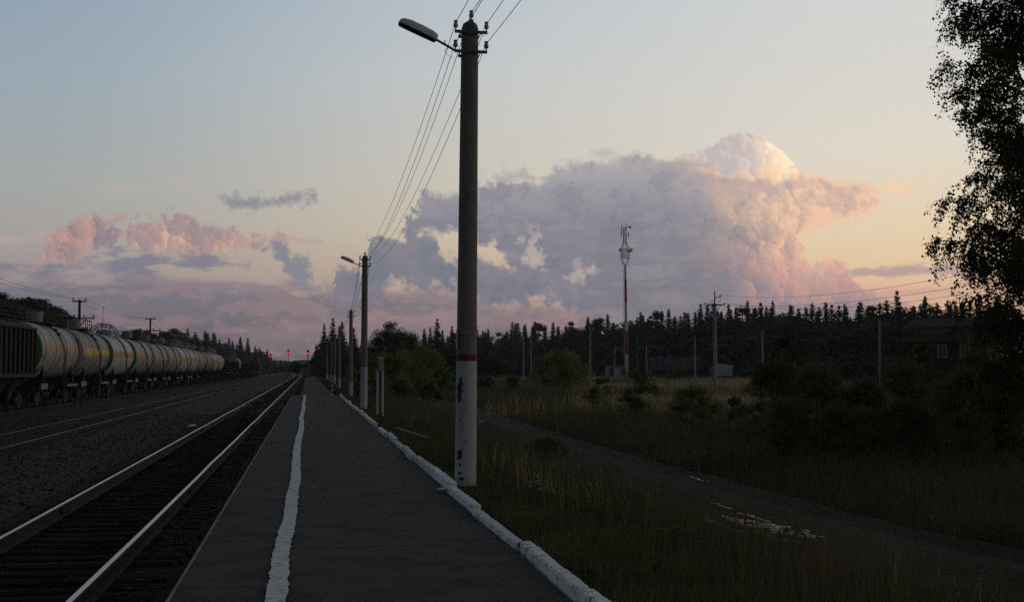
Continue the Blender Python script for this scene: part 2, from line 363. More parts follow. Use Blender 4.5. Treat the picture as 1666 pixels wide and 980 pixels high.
class MB:
    """collects shapes into one mesh; every shape may use its own material slot"""
    def __init__(s): s.v = []; s.f = []; s.m = []; s.sm = []
    def add(s, vs, fs, mi=0, smooth=False):
        o = len(s.v); s.v += [tuple(v) for v in vs]
        for f in fs: s.f.append(tuple(i + o for i in f)); s.m.append(mi); s.sm.append(smooth)
    def box(s, c, d, mi=0, rot=None, bev=0.0):
        x, y, z = d[0] / 2, d[1] / 2, d[2] / 2
        if bev <= 0:
            vs = [Vector((a * x, b * y, e * z)) for a in (-1, 1) for b in (-1, 1) for e in (-1, 1)]
            fs = [(0, 1, 3, 2), (4, 6, 7, 5), (0, 4, 5, 1), (2, 3, 7, 6), (0, 2, 6, 4), (1, 5, 7, 3)]
        else:
            bm = bmesh.new(); bmesh.ops.create_cube(bm, size=1.0)
            for v in bm.verts: v.co = Vector((v.co.x * d[0], v.co.y * d[1], v.co.z * d[2]))
            bmesh.ops.bevel(bm, geom=bm.edges[:], offset=bev, segments=2, profile=0.6, affect='EDGES')
            bm.verts.ensure_lookup_table(); vs = [v.co.copy() for v in bm.verts]; fs = [tuple(v.index for v in f.verts) for f in bm.faces]; bm.free()
        if rot is not None: vs = [rot @ v for v in vs]
        c = Vector(c); s.add([v + c for v in vs], fs, mi)
    def tube(s, p0, p1, r0, r1=None, n=10, mi=0, caps=True, smooth=True):
        r1 = r0 if r1 is None else r1
        p0 = Vector(p0); p1 = Vector(p1); a = (p1 - p0)
        if a.length < 1e-6: return
        q = a.to_track_quat('Z', 'Y'); vs = []
        for (p, r) in ((p0, r0), (p1, r1)):
            for i in range(n):
                t = 2 * math.pi * i / n; vs.append(p + q @ Vector((r * math.cos(t), r * math.sin(t), 0)))
        s.add(vs, [(i, (i + 1) % n, n + (i + 1) % n, n + i) for i in range(n)], mi, smooth)
        if caps: s.add([vs[i] for i in range(n)], [tuple(range(n - 1, -1, -1))], mi); s.add([vs[n + i] for i in range(n)], [tuple(range(n))], mi)
    def path(s, pts, rad, n=6, mi=0, smooth=True):
        """a bent tube through points; rad is a number or a list"""
        pts = [Vector(p) for p in pts]; k = len(pts); vs = []
        rad = [rad] * k if not isinstance(rad, (list, tuple)) else rad
        up = Vector((0, 0, 1))
        for i, p in enumerate(pts):
            d = (pts[min(i + 1, k - 1)] - pts[max(i - 1, 0)]).normalized()
            a = d.cross(up)
            if a.length < 0.05: a = d.cross(Vector((1, 0, 0)))
            a.normalize(); b = a.cross(d)
            for j in range(n):
                t = 2 * math.pi * j / n; vs.append(p + (a * math.cos(t) + b * math.sin(t)) * rad[i])
        fs = []
        for i in range(k - 1):
            for j in range(n): fs.append((i * n + j, i * n + (j + 1) % n, (i + 1) * n + (j + 1) % n, (i + 1) * n + j))
        fs.append(tuple(range(n))); fs.append(tuple((k - 1) * n + j for j in range(n - 1, -1, -1)))
        s.add(vs, fs, mi, smooth)
    def lathe(s, prof, n=24, mi=0, axis='z', off=(0, 0, 0), smooth=True, mif=None):
        """profile of (radius, height) turned round an axis"""
        vs = []
        for (r, h) in prof:
            for i in range(n):
                t = 2 * math.pi * i / n; a, b = r * math.cos(t), r * math.sin(t)
                v = (a, b, h) if axis == 'z' else (a, h, b) if axis == 'y' else (h, a, b)
                vs.append(Vector(v) + Vector(off))
        o = len(s.v); s.v += [tuple(v) for v in vs]
        for k in range(len(prof) - 1):
            for i in range(n):
                j = (i + 1) % n
                f = (k * n + i, k * n + j, (k + 1) * n + j, (k + 1) * n + i)
                s.f.append(tuple(x + o for x in f)); s.sm.append(smooth)
                s.m.append(mif(k, i) if mif else mi)
    def quadgrid(s, P, mi=0, smooth=False):
        """P[i][j] grid of points"""
        a, b = len(P), len(P[0]); s.add([p for r_ in P for p in r_], [(i * b + j, (i + 1) * b + j, (i + 1) * b + j + 1, i * b + j + 1) for i in range(a - 1) for j in range(b - 1)], mi, smooth)
    def prism(s, poly, axis, a, b, mi=0):
        """outline (u, v) extruded along an axis from a to b"""
        n = len(poly)
        def P(u, v, w): return (w, u, v) if axis == 'x' else (u, w, v) if axis == 'y' else (u, v, w)
        vs = [P(u, v, a) for u, v in poly] + [P(u, v, b) for u, v in poly]
        s.add(vs, [(i, (i + 1) % n, n + (i + 1) % n, n + i) for i in range(n)] + [tuple(range(n - 1, -1, -1)), tuple(range(n, 2 * n))], mi)
    def mesh(s, name, mats):
        me = bpy.data.meshes.new(name); me.from_pydata(s.v, [], s.f)
        if not isinstance(mats, (list, tuple)): mats = [mats]
        for m in mats: me.materials.append(m)
        if len(mats) > 1: me.polygons.foreach_set('material_index', s.m)
        me.polygons.foreach_set('use_smooth', s.sm); me.update(); return me
    def build(s, name, mats, parent=None, loc=(0, 0, 0), rz=0.0):
        o = bpy.data.objects.new(name, s.mesh(name, mats)); COL.objects.link(o); o.location = loc; o.rotation_euler = (0, 0, rz)
        if parent is not None: o.parent = parent
        return o

def np_mesh(name, verts, faces, mats, mi=None, smooth=False):
    """verts (n,3) and equal-sized faces (m,k) straight from numpy"""
    me = bpy.data.meshes.new(name); k = faces.shape[1]
    me.vertices.add(len(verts)); me.vertices.foreach_set('co', verts.astype(np.float32).ravel())
    me.loops.add(faces.size); me.loops.foreach_set('vertex_index', faces.astype(np.int32).ravel())
    me.polygons.add(len(faces)); me.polygons.foreach_set('loop_start', np.arange(0, faces.size, k, dtype=np.int32))
    try: me.polygons.foreach_set('loop_total', np.full(len(faces), k, dtype=np.int32))
    except Exception: pass
    if not isinstance(mats, (list, tuple)): mats = [mats]
    for m in mats: me.materials.append(m)
    if mi is not None: me.polygons.foreach_set('material_index', mi.astype(np.int32))
    me.polygons.foreach_set('use_smooth', np.full(len(faces), smooth)); me.update(calc_edges=True)
    return me

def tag(o, label=None, cat=None, group=None, kind=None):
    if label: o['label'] = label
    if cat: o['category'] = cat
    if group: o['group'] = group
    if kind: o['kind'] = kind
    return o
def thing(name, label, cat, loc=(0, 0, 0), rz=0.0, group=None):
    o = bpy.data.objects.new(name, None); COL.objects.link(o); o.empty_display_size = 0.3
    o.location = loc; o.rotation_euler = (0, 0, rz); return tag(o, label, cat, group)
def link(name, me, parent=None, loc=(0, 0, 0), rz=0.0):
    o = bpy.data.objects.new(name, me); COL.objects.link(o); o.location = loc; o.rotation_euler = (0, 0, rz)
    if parent is not None: o.parent = parent
    return o
def dup(root, loc, rz=0.0, label=None, group=None, sc=None):
    r = root.copy(); COL.objects.link(r); r.location = loc; r.rotation_euler = (0, 0, rz)
    if sc is not None: r.scale = sc if isinstance(sc, (tuple, list)) else (sc, sc, sc)
    if label: r['label'] = label
    if group: r['group'] = group
    for ch in list(root.children):
        c = ch.copy(); COL.objects.link(c); c.parent = r
        for g in list(ch.children):
            d = g.copy(); COL.objects.link(d); d.parent = c
    return r
_tagdefer = []
def struct(o, label=None): o['kind'] = 'structure'; 
# ------------------------------------------------------------------ ground
RAIL_Z = -0.20
PL, PR, PEND = -1.06, 2.06, 89.0                     # platform edges and end
def sst(a, b, x):
    t = max(0.0, min(1.0, (x - a) / (b - a))); return t * t * (3 - 2 * t)
ROAD_PX = [(640, 640), (690, 651), (735, 661), (790, 683), (850, 706), (930, 735), (1040, 768), (1150, 803), (1260, 840), (1400, 880), (1600, 925), (1900, 985), (2400, 1100)]
ROADC = [gp(px, py, -0.5) for px, py in ROAD_PX]
# resample the centre line
def resample(pts, step):
    out = [pts[0].copy()]; acc = 0
    for a, b in zip(pts[:-1], pts[1:]):
        L_ = (b - a).length; n = max(1, int(L_ / step))
        for i in range(1, n + 1): out.append(a.lerp(b, i / n))
    return out
RC = resample(ROADC, 0.5)
for _ in range(60):                                   # soften the corners
    RC = [RC[0]] + [(RC[i - 1] + RC[i] * 2 + RC[i + 1]) / 4 for i in range(1, len(RC) - 1)] + [RC[-1]]
RCA = np.array([(p.x, p.y) for p in RC])
def road_dist(x, y): return float(np.sqrt(((RCA - (x, y)) ** 2).sum(1)).min())

def base_h(x, y):
    """height of the natural ground"""
    n = mnoise.noise(Vector((x * 0.11, y * 0.09, 1.7))) * 0.10 + mnoise.noise(Vector((x * 0.5, y * 0.5, 4.0))) * 0.03
    far = sst(40, 110, y)
    right = -0.03 - 0.45 * sst(2.6, 7.0, x)
    if x > 2.2: z = right * 1.0 - 0.30 * far * sst(2.1, 2.6, x) * (1 - sst(2.6, 7.0, x)) + n * sst(2.4, 5.0, x)
    elif x > -1.1:
        z = -0.5 if y < PEND else (-0.12 - 0.2 * far + n * 0.3)
    elif x > -17.6: z = -0.60
    else: z = -0.55 - 0.5 * sst(-17.6, -22, x) + n
    if y > PEND and x > -1.1 and x <= 2.2: z = -0.22 + n * 0.3
    return z
def ground_h(x, y):
    z = base_h(x, y)
    if x > 2.5 and y < 140:
        d = road_dist(x, y)
        if d < 3.2: z = z * (1 - (1 - sst(1.5, 3.2, d))) + (-0.58) * (1 - sst(1.5, 3.2, d))
    return z

def sym(a, b, n, p):
    t = np.linspace(0, 1, n); return a + (b - a) * t ** p
xs = sorted(set(np.round(np.concatenate([-sym(17.6, 1500, 60, 2.6), np.linspace(-17.6, -1.1, 20), np.linspace(-1.06, 2.2, 8), np.linspace(2.25, 14, 70), sym(14.2, 60, 90, 1.2), sym(61, 2200, 60, 2.6)]), 3)))
ys = sorted(set(np.round(np.concatenate([np.linspace(-30, 5, 20), np.linspace(5.3, 50, 150), sym(50.5, 150, 110, 1.1), sym(151, 4500, 90, 2.4)]), 3)))
P = [[(x, y, ground_h(x, y)) for y in ys] for x in xs]
gb = MB(); gb.quadgrid(P, smooth=True)
M = {}
M['ground'] = mat('grass_ground', (0.036, 0.040, 0.018), (0.070, 0.060, 0.032), scale=0.35, contrast=0.16, rough=1.0, bump=0.06, bscale=9, coords='Object', spec=0.0, c3=(0.02, 0.024, 0.012), c3scale=1.1, c3t=0.56)
g = gb.build('ground', M['ground']); struct(g)

# ballast bed under the three tracks
M['ballast'] = mat('ballast', (0.020, 0.015, 0.012), (0.044, 0.035, 0.029), scale=22, contrast=0.12, rough=0.9, bump=0.05, bscale=26, c3=(0.016, 0.012, 0.010), c3scale=1.4, c3t=0.5, detail=3)
M['gravel_wet'] = M['ballast']
TRK = [-2.83, -8.50, -15.0]
def ballast_h(x, y):
    z = -0.50
    for c in TRK: z = max(z, -0.385 - max(0.0, abs(x - c) - 1.45) * 0.35)
    if -8.0 < x < -4.2: z += 0.03
    z = max(z, -0.56)
    return z + mnoise.noise(Vector((x * 1.3, y * 1.3, 0))) * 0.018 - (0.010 if any(abs(x - c) < 0.76 for c in TRK) else 0)
bxs = list(np.linspace(-17.8, -1.065, 75)); bys = list(np.linspace(-12, 70, 240)) + list(sym(71, 900, 110, 2.0))
bb = MB(); bb.quadgrid([[(x, y, ballast_h(x, y)) for y in bys] for x in bxs], smooth=True)
M['oily'] = mat('oily_ballast', (0.009, 0.008, 0.0075), (0.022, 0.019, 0.017), scale=18, contrast=0.14, rough=0.9, bump=0.04, bscale=26, c3=(0.006, 0.0055, 0.005), c3scale=1.2, c3t=0.5, detail=3, spec=0.1)
nby = len(bys) - 1
for i in range(len(bxs) - 1):
    xm = (bxs[i] + bxs[i + 1]) / 2
    if xm > -4.45 or abs(xm + 8.5) < 0.9:
        for j in range(nby): bb.m[i * nby + j] = 1
struct(bb.build('ballast_bed', [M['ballast'], M['oily']]))
# scattered stones on the near bed: shows as grain at this distance
def stones():
    n = 26000
    yy = 5 + 60 * nrg.random(n) ** 1.8; xx = nrg.uniform(-13.2, -1.15, n); k_ = (xx < -4.5) | (nrg.random(n) < .35); xx = xx[k_]; yy = yy[k_]; n = len(xx)
    s = nrg.uniform(0.014, 0.038, n)
    base = np.array([[-1, -1, 0], [1, -1, 0], [1, 1, 0], [-1, 1, 0], [-.5, -.6, 1], [.6, -.5, 1], [.4, .6, 1], [-.6, .4, 1]], float)
    fc = np.array([[0, 1, 5, 4], [1, 2, 6, 5], [2, 3, 7, 6], [3, 0, 4, 7], [4, 5, 6, 7]])
    V = np.repeat(base[None], n, 0) * s[:, None, None] * nrg.uniform(0.6, 1.3, (n, 8, 3))
    a = nrg.uniform(0, 6.28, n); ca, sa = np.cos(a)[:, None], np.sin(a)[:, None]
    X = V[:, :, 0] * ca - V[:, :, 1] * sa; Y = V[:, :, 0] * sa + V[:, :, 1] * ca
    zz = np.array([ballast_h(x, y) for x, y in zip(xx, yy)]) - 0.012
    V = np.stack([X + xx[:, None], Y + yy[:, None], V[:, :, 2] + zz[:, None]], 2).reshape(-1, 3)
    F_ = (fc[None] + (np.arange(n) * 8)[:, None, None]).reshape(-1, 4)
    o = link('ballast_stones', np_mesh('ballast_stones', V, F_, M['stone'])); tag(o, 'loose crushed stone ballast lying between the railway tracks', 'ballast', kind='stuff')
M['stone'] = mat('stone', (0.013, 0.011, 0.009), (0.040, 0.034, 0.029), scale=9, contrast=0.1, rough=0.8, detail=2)
stones()

# bare gravelly strip that continues beyond the platform end
gbx = [-0.9 + 3.3 * i / 14 for i in range(15)]; gby = [PEND + 0.15 + 260 * (i / 70) ** 1.5 for i in range(71)]
M['strip'] = mat('bare_strip', (0.045, 0.036, 0.030), (0.085, 0.070, 0.060), scale=1.2, contrast=0.2, rough=0.95, bump=0.03, bscale=8, c3=(0.03, 0.03, 0.018), c3scale=.5, c3t=.55)
b_ = MB(); b_.quadgrid([[(x + 0.2 * mnoise.noise(Vector((y * .2, x, 0))), y, base_h(min(2.1, max(-1.0, x)), y) + 0.03 - 0.08 * sst(1.0, 1.75, abs(x - .75))) for y in gby] for x in gbx], smooth=True); struct(b_.build('gravel_path', M['strip']))

# platform
M['asphalt'] = mat('asphalt', (0.036, 0.035, 0.034), (0.072, 0.068, 0.065), scale=1.7, contrast=0.14, rough=0.92, bump=0.008, bscale=70, c3=(0.030, 0.029, 0.029), c3scale=1.3, c3t=0.55, spec=0.25)
M['concrete'] = mat('concrete', (0.16, 0.155, 0.15), (0.24, 0.235, 0.225), scale=6, contrast=0.2, rough=0.9, bump=0.01, bscale=30)
M['limewash'] = mat('limewash', (0.88, 0.90, 0.92), (0.66, 0.67, 0.66), scale=5, contrast=0.22, rough=0.85, bump=0.012, bscale=40, c3=(0.14, 0.14, 0.13), c3scale=10.0, c3t=0.58, randobj=.22)
pb = MB()
pxs = np.linspace(PL, PR, 22); pys = list(np.linspace(-3, 30, 120)) + list(np.linspace(30.5, PEND, 100))
pb.quadgrid([[(x, y, mnoise.noise(Vector((x * 0.6, y * 0.35, 9))) * 0.012 - 0.004 * abs(math.sin(y * 0.52))) for y in pys] for x in pxs], 0, True)
pb.add([(PL, -3, -0.012), (PL, PEND, -0.012), (PL, PEND, -0.62), (PL, -3, -0.62)], [(0, 1, 2, 3)], 1)
pb.add([(PL, PEND, -0.012), (PR, PEND, -0.012), (PR, PEND, -0.62), (PL, PEND, -0.62)], [(0, 1, 2, 3)], 1)
pb.add([(PR, -3, -0.01), (PR, PEND, -0.01), (PR, PEND, -0.62), (PR, -3, -0.62)], [(3, 2, 1, 0)], 1)
pb.box(((PL - 0.012), (PEND - 3) / 2, -0.02), (0.026, PEND + 3, 0.05), 2)
M['edge'] = mat('edge_concrete', (0.30, 0.30, 0.29), (0.10, 0.10, 0.10), scale=3, contrast=0.15, rough=0.8, stretch=(1, 0.4, 1))
struct(pb.build('platform', [M['asphalt'], M['concrete'], M['edge']]))
# worn white safety line with a ragged brush edge
lw = MB(); n = 900; yy = np.linspace(-2, PEND - 0.1, n)
rl_, rr_ = [], []
for y in yy:
    c = -0.215 + 0.022 * math.sin(y * 0.33 + 1) + 0.022 * mnoise.noise(Vector((0, y * 0.35, 0)))
    w_ = 0.082 + 0.012 * mnoise.noise(Vector((3, y * 0.8, 0)))
    e1 = 0.020 * mnoise.noise(Vector((5, y * 3.1, 0))) + 0.012 * mnoise.noise(Vector((8, y * 9, 0)))
    e2 = 0.020 * mnoise.noise(Vector((15, y * 3.1, 0))) + 0.012 * mnoise.noise(Vector((18, y * 9, 0)))
    rl_.append((c - w_ + e1, y, 0.016)); rr_.append((c + w_ + e2, y, 0.016))
lw.quadgrid([rl_, rr_])
M['linepaint'] = mat('line_paint', (0.80, 0.82, 0.84), (0.64, 0.66, 0.68), scale=8, contrast=0.2, rough=0.8, c3=(0.20, 0.20, 0.20), c3scale=13, c3t=0.57)
struct(lw.build('platform_line', M['linepaint']))
# leaves, grit and small stones blown over the asphalt
g2 = MB(); rr = random.Random(5)
for i in range(420):
    y = 6.5 + 40 * rr.random() ** 1.6; x = rr.uniform(PL + .05, PR - .02) if rr.random() < .35 else PR - abs(rr.gauss(0, .22)); s_ = rr.uniform(.006, .018)
    if x < PL: continue
    a_ = rr.random() * 6.28; vs = [(x + s_ * math.cos(a_ + k * 1.57) * (1.5 if k % 2 else 1), y + s_ * math.sin(a_ + k * 1.57), 0.018 + .004 * (k % 2)) for k in range(4)]; g2.add(vs, [(0, 1, 2, 3)], 0 if rr.random() < .7 else 1)
M['leaf_litter'] = mat('leaf_litter', (0.05, 0.035, 0.02), (0.10, 0.075, 0.04), scale=30, rough=.9)
o = g2.build('leaf_litter', [M['leaf_litter'], M['edge']]); tag(o, 'dead leaves and grit scattered on the platform asphalt', 'grit', kind='stuff')
# thin dark repair seams across the asphalt
sm_ = MB()
for y in (9.2, 10.9, 13.1, 17.5, 26, 36, 51, 66):
    a, b = (PL + 0.05, -0.4) if y in (9.2, 10.9) else (-0.1, PR - 0.1)
    pts = [(a + (b - a) * i / 30, y + 0.05 * mnoise.noise(Vector((i * 0.3, y, 0)))) for i in range(31)]
    sm_.quadgrid([[(x, q - 0.012, 0.0165) for x, q in pts], [(x, q + 0.012, 0.0165) for x, q in pts]])
M['tar'] = mat('tar', (0.03, 0.03, 0.03), rough=0.7)
cr = random.Random(17)
for k in range(16):                                   # wandering cracks
    x, y = cr.uniform(PL + .2, PR - .1), 7 + 34 * cr.random() ** 1.4; a_ = cr.uniform(-.5, .5) + (0 if k % 3 else 1.4); A_, B_ = [], []
    for i in range(cr.randrange(14, 40)):
        w_ = cr.uniform(.003, .008); A_.append((x - w_ * math.cos(a_), y - w_ * math.sin(a_ + 1.57), .0168)); B_.append((x + w_ * math.cos(a_), y + w_ * math.sin(a_ + 1.57), .0168))
        a_ += cr.gauss(0, .35); x += .06 * math.cos(a_); y += .06 * math.sin(a_) * 1.6
        if not PL + .03 < x < PR - .03: break
    if len(A_) > 4: sm_.quadgrid([A_, B_])
struct(sm_.build('platform_seams', M['tar']))

# dirt road with ruts
rb = MB(); rows = []
K_ = 27
for i, p in enumerate(RC):
    d = (RC[min(i + 1, len(RC) - 1)] - RC[max(i - 1, 0)]).normalized(); nrm = Vector((d.y, -d.x, 0))
    row = []
    for k in range(K_):
        w_ = (k / (K_ - 1) - 0.5) * 3.5
        q = p + nrm * w_
        rut = -0.09 * (math.exp(-((abs(w_) - 0.75) / 0.24) ** 2)) + 0.04 * math.exp(-(w_ / 0.3) ** 2)
        z = -0.50 + rut * (0.6 + 0.8 * abs(mnoise.noise(Vector((i * 0.05, 2, 0))))) + 0.045 * mnoise.noise(Vector((q.x * 1.1, q.y * 1.1, 0))) + 0.02 * mnoise.noise(Vector((q.x * 4, q.y * 4, 0)))
        z -= 0.12 * sst(1.2, 1.75, abs(w_))
        row.append((q.x, q.y, z))
    rows.append(row)
rb.quadgrid(rows, smooth=True)
M['mud'] = mat('mud', (0.018, 0.015, 0.014), (0.044, 0.038, 0.035), scale=1.6, contrast=0.2, rough=0.8, rough2=0.95, bump=0.06, bscale=9, spec=0.12, c3=(0.018, 0.016, 0.014), c3scale=0.6, c3t=0.52)
struct(rb.build('dirt_road', M['mud']))
M['water'] = mat('puddle_water', (0.014, 0.013, 0.012), rough=0.12, spec=0.5, bump=0.008, bscale=9)
def puddle(px, py, L_, W_, seed):
    """water lying in a rut: a ragged strip following the road"""
    c = gp(px, py, -0.51); k = int(((RCA - (c.x, c.y)) ** 2).sum(1).argmin()); k = max(2, min(len(RC) - 3, k))
    d = (RC[k + 2] - RC[k - 2]).normalized(); nr = Vector((d.y, -d.x, 0)); n = 26; a, b = [], []
    for i in range(n + 1):
        s_ = i / n * 2 - 1; q = c + d * (s_ * L_ / 2) + nr * (0.10 * mnoise.noise(Vector((s_ * 1.5, seed, 0))))
        e = math.sqrt(max(0.0, 1 - s_ * s_)); w1 = W_ / 2 * e * max(.12, .75 + 1.1 * mnoise.noise(Vector((s_ * L_ * 1.7, seed, 4)))); w2 = W_ / 2 * e * max(.12, .75 + 1.1 * mnoise.noise(Vector((s_ * L_ * 1.7, seed, 9))))
        u, v = q + nr * w1, q - nr * w2; a.append((u.x, u.y, -0.497)); b.append((v.x, v.y, -0.497))
    m = MB(); m.quadgrid([a, b]); struct(m.build('puddle_water', M['water']))
for i, q in enumerate([(1262, 862, 2.3, .46), (1210, 852, 1.8, .28), (1176, 856, 1.9, .18), (1250, 873, 1.2, .16), (1228, 844, 1.4, .10), (1306, 868, 1.2, .2), (1176, 825, 1.0, .10), (1136, 781, 1.5, .07), (787, 687, 1.4, .28), (711, 659, 2.6, .35), (1160, 846, .9, .07)]):
    puddle(*q, seed=i * 3.7)
# ------------------------------------------------------------------ tracks
M['rail_side'] = mat('rail_rust', (0.008, 0.006, 0.005), (0.016, 0.011, 0.009), scale=3, rough=0.85, stretch=(1, 0.3, 1))
M['rail_top'] = mat('rail_polished', (0.58, 0.53, 0.49), (0.42, 0.36, 0.33), scale=1.2, rough=0.36, metal=1.0, stretch=(1, 0.15, 1))
M['rail_top_dull'] = mat('rail_worn', (0.30, 0.26, 0.24), (0.12, 0.09, 0.07), scale=1.2, rough=0.5, metal=0.9, stretch=(1, 0.15, 1))
M['sleeper'] = mat('sleeper_wood', (0.006, 0.0055, 0.005), (0.012, 0.0105, 0.0095), scale=1.1, rough=0.20, rough2=0.95, contrast=0.07, bump=0.006, bscale=5, stretch=(0.3, 5, 1), spec=0.38)
M['sleeper_dry'] = mat('sleeper_dry', (0.018, 0.015, 0.014), (0.045, 0.040, 0.036), scale=3, rough=0.85, stretch=(0.4, 6, 1))
def wet_streaks(m):
    """only the wet splits in the timber shine"""
    nt = m.node_tree; b = nt.nodes['Principled BSDF']; r = b.inputs['Roughness'].links[0].from_socket
    q = nt.nodes.new('ShaderNodeMapRange'); q.inputs['From Min'].default_value = 0.2; q.inputs['From Max'].default_value = 0.6; q.inputs['To Min'].default_value = 0.9; q.inputs['To Max'].default_value = 0.02
    mr = b.inputs['Base Color'].links[0].from_node.inputs[0].links[0].from_node; mr.inputs['From Min'].default_value = 0.34; mr.inputs['From Max'].default_value = 0.44
    nt.links.new(r, q.inputs['Value']); nt.links.new(q.outputs[0], b.inputs['Specular IOR Level'])
wet_streaks(M['sleeper'])
def bend(y): return -0.000045 * max(0.0, y - 300) ** 2 if y < 700 else -0.000045 * 400 ** 2 - 0.036 * (y - 700)
PROF = [(-0.065, 0), (0.065, 0), (0.065, 0.012), (0.012, 0.035), (0.012, 0.135), (0.036, 0.145), (0.036, 0.168), (0.028, 0.180), (-0.028, 0.180), (-0.036, 0.168), (-0.036, 0.145), (-0.012, 0.135), (-0.012, 0.035), (-0.065, 0.012)]
def rail_mesh(x, y0, y1, top, wob=0.0, gap0=0.0):
    m = MB(); np_ = len(PROF); seg = 12.5; y = y0 + gap0
    while y < y1:
        ye = min(y + seg - 0.015, y1)
        st = [y + (ye - y) * i / 5 for i in range(6)]
        vs = []
        for q in st:
            xo = bend(q) + wob * mnoise.noise(Vector((x, q * 0.09, 0))) + wob * 0.5 * mnoise.noise(Vector((x, q * 0.3, 5)))
            zo = 0.3 * wob * mnoise.noise(Vector((x + 9, q * 0.08, 0)))
            vs += [(xo + u, q, v + zo) for u, v in PROF]
        fs = [(i * np_ + j, i * np_ + (j + 1) % np_, (i + 1) * np_ + (j + 1) % np_, (i + 1) * np_ + j) for i in range(5) for j in range(np_) if j != 7]
        m.add(vs, fs, 0); m.add(vs, [(i * np_ + 7, i * np_ + 8, (i + 1) * np_ + 8, (i + 1) * np_ + 7) for i in range(5)], 1)
        m.add(vs[:np_], [tuple(range(np_))], 0); m.add(vs[-np_:], [tuple(range(np_ - 1, -1, -1))], 0)
        m.box((bend(ye) + 0.03, ye, 0.085), (0.03, 0.8, 0.07), 0); m.box((bend(ye) - 0.03, ye, 0.085), (0.03, 0.8, 0.07), 0)
        y += seg
    return m
TL = ['railway track beside the platform edge with shiny worn rails', 'middle railway track between the platform track and the tank train', 'farthest railway track, the one the tank train stands on']
def sleeper_mb(seed):
    r_ = random.Random(seed); m = MB()
    # weathered timber: a few long splits in the top
    ws = [-0.125]; 
    while ws[-1] < 0.09: ws.append(ws[-1] + r_.uniform(0.02, 0.06))
    ws.append(0.125); lo = [r_.uniform(-0.008, 0.006) for _ in ws]
    m.box((0, 0, -0.10), (2.7, 0.25, 0.17))
    xs_ = np.linspace(-1.35, 1.35, 10)
    for a, b, h in zip(ws[:-1], ws[1:], lo):
        t = r_.uniform(-0.006, 0.006)
        m.quadgrid([[(x, a + 0.002, h + 0.001 * math.sin(x * 3 + seed)) for x in xs_], [(x, b - 0.002, h + t) for x in xs_]])
    return m
slm = [sleeper_mb(k).mesh('sleeper', M['sleeper']) for k in range(6)]
slb = MB(); slb.box((0, 0, -0.07), (2.75, 0.25, 0.14), bev=0.01); sld = slb.mesh('sleeper', M['sleeper_dry'])
for k, cx in enumerate(TRK):
    t = thing('railway_track', TL[k], 'railway track', (cx, 0, RAIL_Z - 0.18), 0, 'parallel railway tracks')
    for sgn in (-1, 1):
        o = rail_mesh(cx + sgn, -10 if k else -8, 620 if k < 2 else 520, None, 0.03, 3.1 if sgn < 0 else 6.0).build('rail', [M['rail_side'], M['rail_top'] if k == 0 else M['rail_top_dull']], t, (sgn * 0.7975, 0, 0))
    y0 = 5.0 if k == 0 else 14.0 if k == 1 else 38.0; sp = 0.545
    r_ = random.Random(k)
    for i in range(100):
        link('sleeper', slm[(i * 5 + i // 7) % 6] if k == 0 else sld, t, (r_.uniform(-.03, .03), y0 + i * sp, 0.0 + r_.uniform(-.004, .004)), r_.uniform(-.012, .012))
    m = MB()
    for i in range(int((330 - (y0 + 100 * sp)) / sp)):
        y = y0 + (100 + i) * sp; m.box((bend(y), y, -0.06 if k else -0.004 - 0.06), (2.72, 0.25, 0.12))
    o = m.build('sleepers_far', M['sleeper_dry'] if k else M['sleeper'], t); o['kind'] = 'stuff'

# ------------------------------------------------------------------ kerb stones along the platform
kst = []
KW = [7.0, 9.75, 12.7, 15.9, 18.9, 22.0, 25.1, 28.4, 31.5, 34.7, 38.0]
KW2 = [40.6 + 3.1 * i for i in range(16)]
NB = ['below the white foot of the near lamp post', 'just before the gap in the row']
ord_ = ['first', 'second', 'third', 'fourth', 'fifth', 'sixth', 'seventh', 'eighth', 'ninth', 'tenth', 'eleventh', 'twelfth', 'thirteenth', 'fourteenth', 'fifteenth', 'sixteenth']
def kerb(y0, y1, label, i, dx=0.0, rot=0.0):
    r_ = random.Random(i + 40); L_ = y1 - y0 - 0.13; m = MB()
    n = 60; sec = [(-0.062, -0.12), (-0.062, 0.085), (-0.048, 0.108), (0.044, 0.112), (0.060, 0.09), (0.060, -0.12)]
    P_ = []
    for a in range(n + 1):
        t = a / n; y = (t - 0.5) * L_; e = min(t, 1 - t) * n
        row = []
        for (u, v) in sec:
            ch = 0.006 * mnoise.noise(Vector((u * 20 + i * 9, y * 2.6, v * 12))) + 0.005 * mnoise.noise(Vector((u * 30, y * 9 + i, v * 12))) - (0.04 * max(0, mnoise.noise(Vector((i * 5, y * 3.3, v * 20))) - .25) if v > .08 else 0)
            k_ = (0.85 if e < 0.5 else 1.0)
            row.append((u * k_ + ch, y, (v if v < 0 else v * (0.93 if e < 0.5 else 1.0)) + ch * 0.8))
        P_.append(row)
    m.quadgrid(P_, smooth=False); m.add(P_[0], [tuple(range(len(sec)))]); m.add(P_[-1], [tuple(range(len(sec) - 1, -1, -1))])
    o = m.build('kerb_stone', M['limewash'], None, (PR + 0.085 + dx + r_.choice((-.03, -.015, .0, .02, .035)), (y0 + y1) / 2, r_.choice((-.045, -.03, -.012, .004, .014))), rot + r_.uniform(-.016, .016))
    o.rotation_euler.x = r_.uniform(-0.006, 0.006)
    tag(o, label, 'kerb stone', 'whitewashed kerb stones along the platform'); return o
